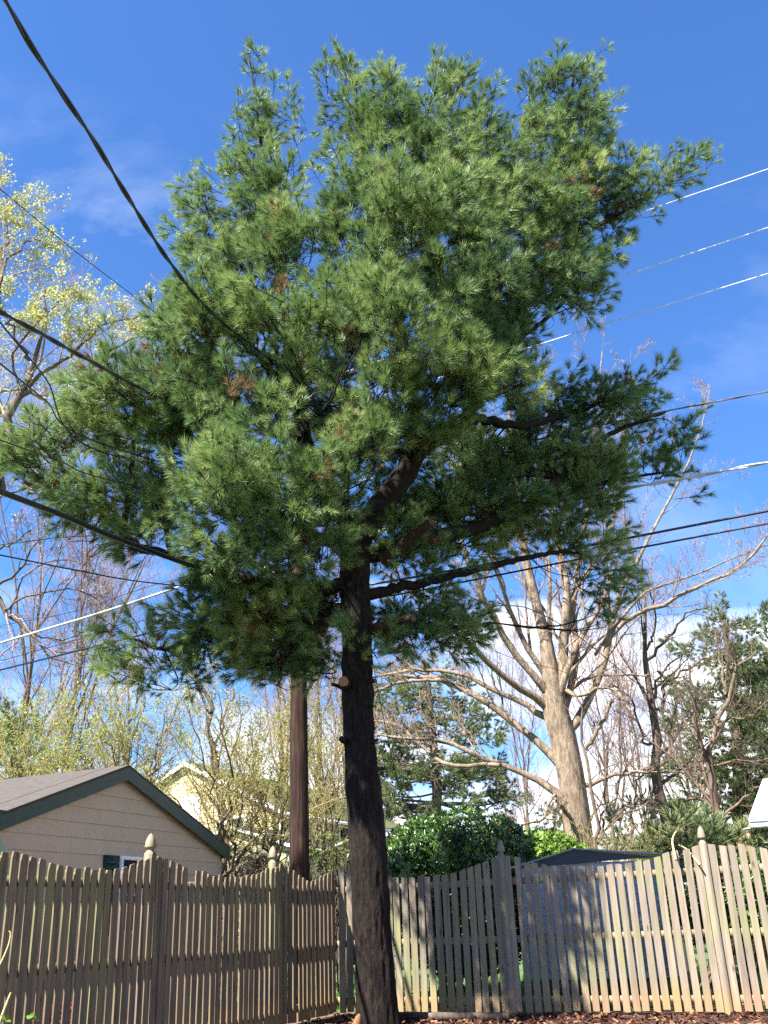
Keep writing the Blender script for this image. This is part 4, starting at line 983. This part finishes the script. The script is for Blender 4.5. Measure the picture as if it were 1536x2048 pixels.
def auto_chain(x, y, Y, h, lean=0, w=.16, fork=5, seed=0, fl=.6, fan=(15, 45), up=.3, n=10):
    """trunk standing at the photo's column x, with rising limbs"""
    r = np.random.default_rng(seed); b = at(x, y, Y); b[2] = 0
    P = np.array([b+np.array([lean*t+r.normal()*.12*t, r.normal()*.12*t, h*t]) for t in np.linspace(0, 1, n)])
    R = np.linspace(w, w*.12, n); c0 = (catmull(P, 14), np.interp(np.linspace(0, 1, 14), np.linspace(0, 1, n), R))
    ch = [c0]
    C, Rr = spawn(r, c0[0][None], c0[1][None], fork, fl*h, fan, n=14, up=up, wig=.09, tmin=.22, rr=.62, Labs=True)
    for k in range(len(C)): ch.append((C[k], Rr[k]))
    return ch, b
def auto_tree(name, label, x, Y, h, seed, mats, levels, leafdef=None, group=None, cat='tree', y=1700, **kw):
    ch, b = auto_chain(x, y, Y, h, seed=seed, **kw); r = np.random.default_rng(seed+1)
    return tree_obj(name, label, b, grow(r, ch, levels), mats, cat, group, leafdef)
hazy = [LV(k=9, L=.5, ang=(20, 50), n=6, up=.25, wig=.2, tmin=.2, rr=.5, sides=3), LV(k=6, L=.5, ang=(20, 50), n=5, up=.25, wig=.2, tmin=.15, rr=.55, sides=3, rmin=.006), LV(k=6, L=.5, ang=(20, 50), n=3, up=.2, wig=.2, tmin=.15, rr=.6, sides=3, rmin=.006)]
for i, (x, Y, h, mt, lb) in enumerate([
    (1060, 62, 13, 'purpletwig', 'far hazy bare tree behind the big pale trunk, on its left'), (1230, 58, 15, 'purpletwig', 'far hazy bare tree between the big pale trunk and the dark crooked one'),
    (1300, 66, 17, 'purpletwig', 'far hazy bare tree behind the dark crooked one'), (1395, 60, 15, 'purpletwig', 'far hazy bare tree between the crooked and the slender grey trees'),
    (640, 50, 15, 'purpletwig', 'far hazy bare tree between the wooden pole and the pine trunk'), (560, 54, 17, 'purpletwig', 'far hazy bare tree behind the yellow house, left of the wooden pole'),
    (20, 40, 19, 'purpletwig', 'hazy bare tree at the left edge above the small dark evergreen'), (120, 42, 18, 'purpletwig', 'hazy bare tree rising behind the left end of the garage roof'), (235, 48, 15, 'purpletwig', 'hazy bare tree over the middle of the garage roof'),
    (690, 58, 14, 'purpletwig', 'far hazy bare tree hidden by the pine trunk')]):
    auto_tree('bare_tree', lb, x, Y, h, 60+i, (M['greybark'], M[mt]), hazy, w=.17, fork=8, group='hazy bare trees in the distance')
# leafing maples at the left
M1 = [
 [(-60, 1330, 40), (-40, 1150, 34), (-10, 980, 26), (10, 860, 20), (40, 770, 15), (70, 700, 9), (95, 620, 5), (90, 570, 3)], [(-20, 1010, 18), (20, 940, 14), (60, 900, 10), (140, 860, 7), (200, 790, 4)],
 [(30, 800, 10), (100, 750, 8), (150, 700, 6), (220, 650, 4), (290, 625, 2)], [(-60, 800, 14), (-20, 640, 10), (5, 520, 7), (15, 450, 4), (0, 410, 2)], [(-20, 600, 8), (20, 520, 6), (50, 490, 4), (80, 480, 2)],
 [(60, 720, 7), (20, 650, 5), (0, 590, 3)], [(120, 745, 6), (180, 735, 5), (240, 690, 4), (320, 660, 2)], [(-30, 560, 6), (-10, 450, 4), (0, 380, 2)], [(40, 780, 6), (30, 700, 5), (120, 600, 3), (135, 580, 2)]]
tw4 = [LV(k=8, L=.42, ang=(25, 60), n=6, up=.15, wig=.25, tmin=.3, rr=.5, sides=4), LV(k=6, L=.5, ang=(25, 60), n=5, up=.12, wig=.25, tmin=.15, rr=.55, sides=3), LV(k=5, L=.5, ang=(25, 60), n=4, up=.1, wig=.25, tmin=.2, rr=.6, sides=3, rmin=.0045)]
pxtree('maple_tree', 'tree with fresh yellow-green leaves against the blue sky at the upper left edge', M1, 21, 41, (M['greybark'], M['redtwig']), tw4, leafdef=dict(size=.085, k=5, jit=.07, mat=M['newleaf'], aspect=.5, frac=.8), wob=.5, spreadY=1.5)
M2 = [[(-70, 1300, 26), (-30, 1180, 20), (20, 1230, 15), (60, 1265, 12), (95, 1310, 7), (150, 1330, 4)], [(-40, 1190, 14), (30, 1150, 9), (70, 1090, 6), (120, 1040, 3)], [(10, 1220, 9), (60, 1190, 6), (150, 1180, 5), (220, 1210, 3)],
      [(-30, 1100, 10), (20, 1090, 7), (60, 1060, 4)], [(-50, 1000, 14), (0, 990, 10), (60, 975, 6)], [(60, 1265, 7), (120, 1280, 5), (200, 1250, 3)], [(20, 1230, 7), (50, 1150, 5), (120, 1120, 3), (170, 1130, 2)]]
M2 = [[(q[0], q[1], q[2]*.6) for q in L_] for L_ in M2]
pxtree('gnarled_tree', 'gnarled low limbs with sparse buds at the left edge, crossed by the silvery cable', M2, 23, 42, (M['greybark'], M['purpletwig']), tw4, leafdef=dict(size=.05, k=1, jit=.05, mat=M['newleaf'], frac=.35), wob=.25, spreadY=1.5)
# budding shrub trees behind the fence
def stems(x, y, tops, w0, seed):
    r = np.random.default_rng(seed); L = []
    for tx, ty in tops:
        m = [(x+r.normal()*8, y, w0), (x+(tx-x)*.2+r.normal()*6, y+(ty-y)*.33, w0*.8), (x+(tx-x)*.55+r.normal()*10, y+(ty-y)*.66, w0*.5), (tx, ty, w0*.2)]
        L.append(m)
    return L
shl = [LV(k=9, L=.5, ang=(18, 60), n=7, up=.2, wig=.22, tmin=.15, rr=.5, sides=4), LV(k=7, L=.5, ang=(20, 60), n=5, up=.15, wig=.25, tmin=.15, rr=.55, sides=3), LV(k=5, L=.5, ang=(20, 60), n=4, up=.1, wig=.25, tmin=.15, rr=.6, sides=3, rmin=.0035)]
bl = lambda f=.5, s=.05, m='budleaf', k=1: dict(size=s, k=k, jit=.04, mat=M[m], frac=f)
pxtree('budding_shrub', 'tall budding shrub with yellowish stems in front of the yellow house', stems(455, 1790, [(400, 1370), (440, 1390), (340, 1480), (480, 1420), (520, 1500), (330, 1570), (380, 1420), (545, 1540)], 8, 1), 19.5, 51, (M['greybark'], M['yellowtwig']), shl, cat='shrub', leafdef=bl(.8), wob=.7)
pxtree('budding_shrub', 'budding shrub with arching stems just left of the wooden pole', stems(535, 1800, [(600, 1400), (560, 1420), (620, 1500), (500, 1450), (640, 1440), (585, 1560), (470, 1560)], 7, 2), 20.5, 52, (M['greybark'], M['yellowtwig']), shl, cat='shrub', leafdef=bl(.75), wob=.7)
pxtree('budding_shrub', 'tangle of budding branches between the wooden pole and the pine trunk', stems(650, 1780, [(640, 1420), (690, 1460), (610, 1520), (720, 1560), (660, 1500), (700, 1400)], 6, 3), 22, 53, (M['greybark'], M['yellowtwig']), shl, cat='shrub', leafdef=bl(.6), wob=.8)
pxtree('budding_tree', 'hazy green budding tree above the peak of the garage roof', stems(260, 1720, [(180, 1380), (230, 1400), (290, 1390), (330, 1420), (140, 1450), (210, 1480), (310, 1500), (370, 1380), (100, 1500)], 9, 4), 28, 54, (M['darkbark'], M['yellowtwig']), shl, leafdef=bl(.9, .06, k=2), wob=.8)
pxtree('budding_tree', 'hazy green budding tree over the left half of the garage roof', stems(90, 1720, [(40, 1420), (90, 1440), (140, 1430), (20, 1480), (170, 1470), (60, 1530), (130, 1520), (-20, 1450)], 9, 5), 27, 55, (M['darkbark'], M['yellowtwig']), shl, leafdef=bl(.9, .06, k=2), wob=.8)
pxtree('dark_tree', 'thin dark stem leaning under the low left boughs of the pine', [[(450, 1780, 15), (440, 1620, 13), (425, 1500, 11), (410, 1410, 9), (385, 1350, 6), (350, 1310, 3)], [(425, 1500, 6), (450, 1440, 5), (470, 1380, 3)]], 23, 56, (M['darkbark'], M['darkbark']), tw3[:2], wob=.6)

# ================================================================== other evergreens
def far_pine(name, label, L, masses, Y, seed, mats, dens=17, scale=1.5, per=34, nl=.15, w_=.018, lim=None):
    r = np.random.default_rng(seed); b = at(L[0][0], L[0][1], Y)
    root = thing(name, (b[0], b[1], 0), label, 'tree')
    P, R = limb(L, Y, 30, None, .1, r); P[0, 2] = 0; V, Fq = tubes(P, R, 12); obj('trunk', (V, [Fq]), mats[0], root, smooth=True)
    Q, D = masses_to_pts(r, [(*m[:4], Y+m[4], m[5], *(m[6:])) for m in masses], dens, (b[0], b[1]), .35, 2.0)
    tm = [branchlet(r, r.uniform(.5, .65), 7, per, nl, w_) for _ in range(5)]
    V, F3, TV, TF = scatter(r, tm, Q, D, r.uniform(.7, 1.2, len(Q))*scale)
    obj('crown', (V, [F3]), mats[1], root)
    mb = tubes_mb(connect(r, P[3:], Q, D, (.12, .4, 1), (.05, .03, .015))); obj('branchwork', mb, mats[0], root)
    return root
far_pine('pine_tree', 'layered pine with flat green boughs behind the round bush, between the two trunks', [(875, 1760, 20), (873, 1600, 20), (868, 1500, 17), (860, 1400, 12), (850, 1320, 6)],
  [(800, 1400, 60, 34, 0, 1.2, .9), (870, 1400, 60, 30, 1, 1.3, .7), (770, 1460, 50, 30, -.5, 1.1, .8), (860, 1470, 70, 26, 0, 1.4, .8), (920, 1440, 60, 22, 0, 1, .5), (960, 1480, 40, 18, 0, .8, .8), (790, 1540, 60, 34, 0, 1.2, .9), (870, 1545, 90, 22, 0, 1.5, 1.1),
   (950, 1555, 70, 16, .5, 1.1, 1.2), (780, 1600, 60, 34, 0, 1.2, 1.0), (940, 1600, 60, 16, 0, 1.0, .9), (1000, 1605, 40, 12, 0, .8, .8), (830, 1640, 60, 24, 0, 1.2, .8), (840, 1340, 50, 20, 0, 1, .6), (930, 1390, 36, 18, 0, 1, .4)], 40, 71, (M['darkbark'], M['needle_far']), dens=34, scale=1.25)
far_pine('pine_tree', 'tall dark pine behind the slender grey tree, at the right edge', [(1480, 1760, 24), (1476, 1600, 22), (1470, 1450, 17), (1455, 1300, 10), (1445, 1220, 5)],
  [(1440, 1260, 40, 34, 0, 1.3, .7), (1420, 1310, 55, 30, 0, 1.5, .8), (1480, 1330, 50, 34, 0, 1.5, .8), (1430, 1390, 70, 34, 0, 1.8, .9), (1510, 1400, 50, 40, 0, 1.6, .9), (1400, 1450, 60, 26, 0, 1.5, .8), (1480, 1470, 70, 40, 0, 2, .9), (1400, 1530, 70, 28, 0, 1.8, .8), (1490, 1550, 70, 40, 0, 2, .9),
   (1430, 1610, 70, 36, 0, 1.8, .8), (1510, 1630, 60, 40, 0, 1.8, .8), (1400, 1670, 60, 30, 0, 1.5, .7)], 36, 72, (M['greybark'], M['needle_far']), dens=24, scale=1.3)
far_pine('pine_tree', 'dark pine cut by the right edge, above the brick house', [(1560, 1760, 24), (1556, 1500, 20), (1550, 1240, 6)],
  [(1550, 1260, 40, 40, 0, 1.2, .9), (1545, 1340, 50, 40, 0, 1.5, 1), (1550, 1430, 60, 50, 0, 1.8, 1), (1545, 1530, 60, 50, 0, 1.8, 1), (1540, 1620, 60, 40, 0, 1.8, 1)], 38, 73, (M['greybark'], M['needle_far']), dens=26, scale=1.3)
far_pine('evergreen_tree', 'small dark evergreen at the left edge above the garage roof', [(20, 1720, 16), (22, 1560, 12), (25, 1440, 5)],
  [(25, 1460, 30, 28, 0, 1, 1), (20, 1500, 40, 28, 0, 1.2, 1.1), (15, 1545, 44, 30, 0, 1.3, 1.1)], 32, 74, (M['darkbark'], M['needle_dark']))
far_pine('evergreen_tree', 'low dark evergreen behind the shed, left of the dark crooked tree', [(1265, 1760, 12), (1264, 1660, 8), (1262, 1600, 4)],
  [(1264, 1620, 14, 20, 0, .6, 1), (1262, 1660, 26, 26, 0, .9, 1), (1270, 1700, 34, 24, 0, 1, 1)], 33, 75, (M['darkbark'], M['needle_dark']))
far_pine('evergreen_tree', 'low green evergreen behind the right post of the sunlit fence', [(1400, 1760, 12), (1400, 1700, 8), (1398, 1640, 4)],
  [(1385, 1680, 40, 24, 0, .9, 1), (1400, 1710, 60, 24, 0, 1, 1), (1470, 1700, 50, 20, 0, .9, 1), (1330, 1705, 40, 16, 0, .8, .8)], 22, 76, (M['darkbark'], M['needle_far']))
far_pine('evergreen_tree', 'distant evergreen just left of the pale trunk, above the lime green bush', [(1112, 1740, 8), (1110, 1640, 4)],
  [(1112, 1640, 18, 22, 0, .8, 1), (1110, 1670, 24, 20, 0, .9, 1)], 42, 77, (M['darkbark'], M['needle_far']))

# ================================================================== bushes
def bush(name, label, masses, n, Y0, seed, mat, size, cat='bush', stem=None, core=True, wig=.16, cl=7):
    r = np.random.default_rng(seed); PP = []; w_ = np.array([m[2]*m[3] for m in masses], float); w_ /= w_.sum()
    root_p = at(masses[0][0], 1760, masses[0][4]); root = thing(name, (root_p[0], root_p[1], 0), label, cat)
    ds = []
    for m, ww in zip(masses, w_):
        k = int(n*ww); d = norm(r.normal(size=(k, 3))); rad = 1-.45*r.random((k, 1))**2.2
        c = at(m[0], m[1], m[4]); s = mpp(m[4], c[2]); f = np.array([m[2]*s, m[5], m[3]*s])
        lump = 1+.10*np.array([mnoise.noise(Vector(q*2.3+seed)) for q in d])[:, None]*2
        PP.append(c+d*rad*lump*f); ds.append(d)
    P = np.vstack(PP); d = np.vstack(ds); ok = P[:, 2] > .05; P, d = P[ok], d[ok]
    # each clump is a whorl of leaves round a shoot pointing outwards
    k = cl; ax = norm(d+np.array([0, 0, .5])+r.normal(size=d.shape)*.35); Pr = np.repeat(P, k, 0); A = np.repeat(ax, k, 0)
    side = norm(np.cross(A, r.normal(size=A.shape))); ld = norm(A*.55+side+r.normal(size=A.shape)*.15); wd = norm(np.cross(ld, A))
    s = size*r.uniform(.7, 1.25, (len(Pr), 1)); b = Pr+A*r.uniform(0, .05, (len(Pr), 1)); h = s*.19
    nrm_ = np.cross(ld, wd)
    V = np.stack([b, b+ld*s*.35+wd*h+nrm_*h*.3, b+ld*s*.75+wd*h*.8+nrm_*h*.2, b+ld*s-nrm_*h*.5, b+ld*s*.75-wd*h*.8+nrm_*h*.2, b+ld*s*.35-wd*h+nrm_*h*.3], 1)
    i = np.arange(len(V))[:, None]*6; F = np.vstack([i+np.array([[0, 1, 2, 3]]), i+np.array([[0, 3, 4, 5]])])
    obj('crown', (V.reshape(-1, 3), [F]), mat, root)
    st = []
    for q in range(26):
        t = P[r.integers(len(P))]; b0 = np.array([root_p[0]+r.normal()*.4, root_p[1]+r.normal()*.2, 0]); c = (b0+t)/2+np.array([0, 0, .2])
        st.append(catmull([b0, c, t], 6))
    V, Fq = tubes(np.array(st), np.tile(np.linspace(.022, .006, 6), (len(st), 1)), 5); obj('stem', (V, [Fq]), M['darkbark'], root)
    return root
bush('round_bush', 'large dark green glossy bush behind the fence, right of the pine trunk',
     [(910, 1725, 150, 98, 18.5, 1.3), (850, 1740, 88, 82, 18.0, 1.1), (1000, 1720, 66, 66, 18.6, 1.0), (800, 1760, 45, 66, 17.4, .8), (930, 1830, 150, 110, 18.2, 1.2)], 9500, 18, 81, M['bushleaf'], .085)
bush('lime_bush', 'smaller bright lime green bush beside the large dark one, left of the shed roof',
     [(1090, 1705, 62, 42, 22, 1.1), (1140, 1720, 50, 26, 22, .9), (1060, 1740, 60, 40, 22, 1)], 2600, 22, 82, M['limeleaf'], .085)
bush('climbing_shrub', 'mossy green tangle of leaves between the wooden pole and the pine trunk',
     [(650, 1690, 44, 22, 19, .6), (690, 1700, 30, 18, 19, .5), (640, 1730, 40, 30, 19, .5)], 420, 19, 83, foliage('moss_leaves', [(.04, .06, .015), (.10, .12, .03), (.18, .2, .05)], .2), .05)
bush('ivy_hedge', 'leafy ivy hedge seen through the gaps at the right end of the sunlit fence',
     [(1430, 1780, 95, 60, 14.6, .3), (1530, 1790, 100, 70, 14.0, .3), (1400, 1830, 50, 50, 14.8, .3)], 1500, 14, 84, M['ivyleaf'], .08)
bush('grey_shrub', 'grey brown twiggy shrub above the fence between the garage corner and the left post',
     [(470, 1730, 62, 34, 21.5, .8), (520, 1740, 40, 26, 21.5, .6)], 900, 21, 85, simple('dry_leaves', (.12, .10, .09), .9, .5, 8, 0, 0), .055)
rx = np.random.default_rng(91)
# dry brush pile above the shed
def brush(name, label, x, y, Y, h, n, seed, mat, sp=1.2):
    r = np.random.default_rng(seed); b = at(x, y, Y); b[2] = 0
    B = b+np.column_stack([r.normal(size=n)*sp, r.normal(size=n)*.4, np.zeros(n)]); T = B+np.column_stack([r.normal(size=n)*.8, r.normal(size=n)*.3, h*r.uniform(.75, 1.1, n)])
    t = np.linspace(0, 1, 6)[None, :, None]; mid = (B+T)/2+r.normal(size=B.shape)*.2
    P = (1-t)**2*B[:, None]+2*t*(1-t)*mid[:, None]+t**2*T[:, None]; R = np.tile(np.linspace(.012, .004, 6), (n, 1))
    c = spawn(r, P, R, 7, .35, (20, 60), n=4, up=.1, wig=.2, tmin=.4, rmin=.004)
    return tag(obj(name, tubes_mb([(P, R, 4), (c[0], c[1], 3)]), mat), label, 'shrub')
brush('dry_shrub', 'dry straw coloured brush just above the shed roof', 1215, 1700, 22, 2.75, 130, 92, M['yellowtwig'], 1.0)
brush('dry_shrub', 'leafless grey brush above the fence beside the garage corner', 480, 1740, 20.5, 2.6, 60, 93, M['greybark'], .8)
# red-brown barberry seen through the left fence
bush('barberry', 'low dark red shrub glimpsed through the near end of the left fence', [(130, 2045, 70, 30, 10.6, .15)], 300, 9, 86, foliage('red_leaves', [(.10, .012, .01), (.22, .03, .02), (.3, .06, .03)], .2), .03)
# vines
def vine(pts, r, label, mat, Y=None, leaf=None):
    c = catmull([at(*p) for p in pts], 30); V, Fq = tubes(c, np.linspace(r, r*.5, 30), 7)
    root = thing('vine', tuple(c[0]), label, 'vine'); obj('stem', (V, [Fq]), mat, root, smooth=True)
    if leaf:
        q = np.array([at(*p) for p in leaf]); rr = np.random.default_rng(3); obj('leaf', leaves(rr, q, .045, 5, .012, .8), M['limeleaf'], root)
M['palevine'] = bark('pale_vine', [(.30, .22, .10), (.50, .40, .20), (.62, .52, .30)])
vine([(-6, 2060, 6.0), (3, 2035, 6.0), (14, 2005, 6.0), (22, 1985, 6.0)], .010, 'short pale vine shoot with a green leaf at the bottom left corner', M['palevine'], leaf=[(8, 2043, 6.0), (68, 2040, 6.1)])
vine([(-20, 1960, 6.0), (2, 1925, 6.0), (17, 1890, 6.0), (21, 1868, 6.0), (18, 1862, 6)], .006, 'thin curved pale vine tip against the near end of the left fence', M['palevine'])
vine([(1352, 1720, 13.0), (1345, 1680, 13.2), (1357, 1655, 13.4)], .016, 'twisted pale vine left of the right fence post', M['palevine'])
vine([(1400, 1730, 12.9), (1375, 1700, 13.2), (1358, 1690, 13.4)], .012, 'pale vine leaning between two pickets beside the right fence post', M['palevine'])
# ground details by the fence corner
a = at(760, 2027, 13.9); b = at(1015, 2025, 13.1); mb = MB(); a[2] = b[2] = .02
mb.box(a, b-a, np.array([.05, .13, 0]), Z3*.085); tag(obj('edging_board', mb, M['darkbark']), 'dark rotten board lying on the mulch along the foot of the right fence', 'board')
mb = MB(); c = at(712, 2040, 13.0); c[2] = 0
V_, F_ = tubes(np.array([c, c+[.01, 0, .05], c+[.03, 0, .13], c+[.05, .0, .17]]), np.array([.05, .055, .04, .015]), 9); mb.add(V_, F_); 
tag(obj('wood_chunk', mb, M['cutwood']), 'orange chunk of split wood at the foot of the pine trunk', 'wood')
r = np.random.default_rng(95); n = 5200
X = np.column_stack([r.uniform(-2.2, 4.5, n), r.uniform(11.2, 15.0, n)])
ok = ((X-CORNER)@AR > 0) | (X[:, 0] < 9); inner = ((X-CORNER)@np.array([-AR[1], AR[0]]) < -.03) & ((X-CORNER)@np.array([-AL[1], AL[0]]) > .03)
X = X[inner]; n = len(X); A = norm(r.normal(size=(n, 3))*[1, 1, .35]); Bv = norm(np.cross(A, r.normal(size=(n, 3))+[0, 0, 2])); s = r.uniform(.015, .05, (n, 1))
c = np.column_stack([X, r.uniform(.008, .045, n)]); V = np.stack([c-A*s-Bv*s*.35, c+A*s-Bv*s*.35, c+A*s+Bv*s*.35, c-A*s+Bv*s*.35], 1).reshape(-1, 3)
o = obj('mulch_chips', (V, [np.arange(n*4).reshape(-1, 4)]), foliage('bark_chips', [(.022, .008, .006), (.05, .018, .011), (.09, .035, .02), (.20, .11, .06)], 0, .9, .1, 2, None, .9)); stuff(o, 'mulch', 'red-brown bark chips lying at the foot of the fence and the pine')
n = 26000; X = np.column_stack([r.uniform(-6, 9, n), r.uniform(9, 22, n)])
out_ = ((X-CORNER)@np.array([-AR[1], AR[0]]) > .15) | ((X-CORNER)@np.array([-AL[1], AL[0]]) < -2.2)
X = X[out_]; n = len(X); h = r.uniform(.06, .20, n); dx = r.normal(size=(n, 2))*.04; s = r.normal(size=(n, 2)); s = s/np.linalg.norm(s, axis=1)[:, None]*.006
z = np.zeros(n); V = np.stack([np.column_stack([X-s, z]), np.column_stack([X+s, z]), np.column_stack([X+dx, h])], 1).reshape(-1, 3)
o = obj('grass', (V, [np.arange(n*3).reshape(-1, 3)]), M['grass']); stuff(o, 'grass', 'green grass beyond the picket fence')
print('verts', sum(len(m.vertices) for m in bpy.data.meshes), 'faces', sum(len(m.polygons) for m in bpy.data.meshes))
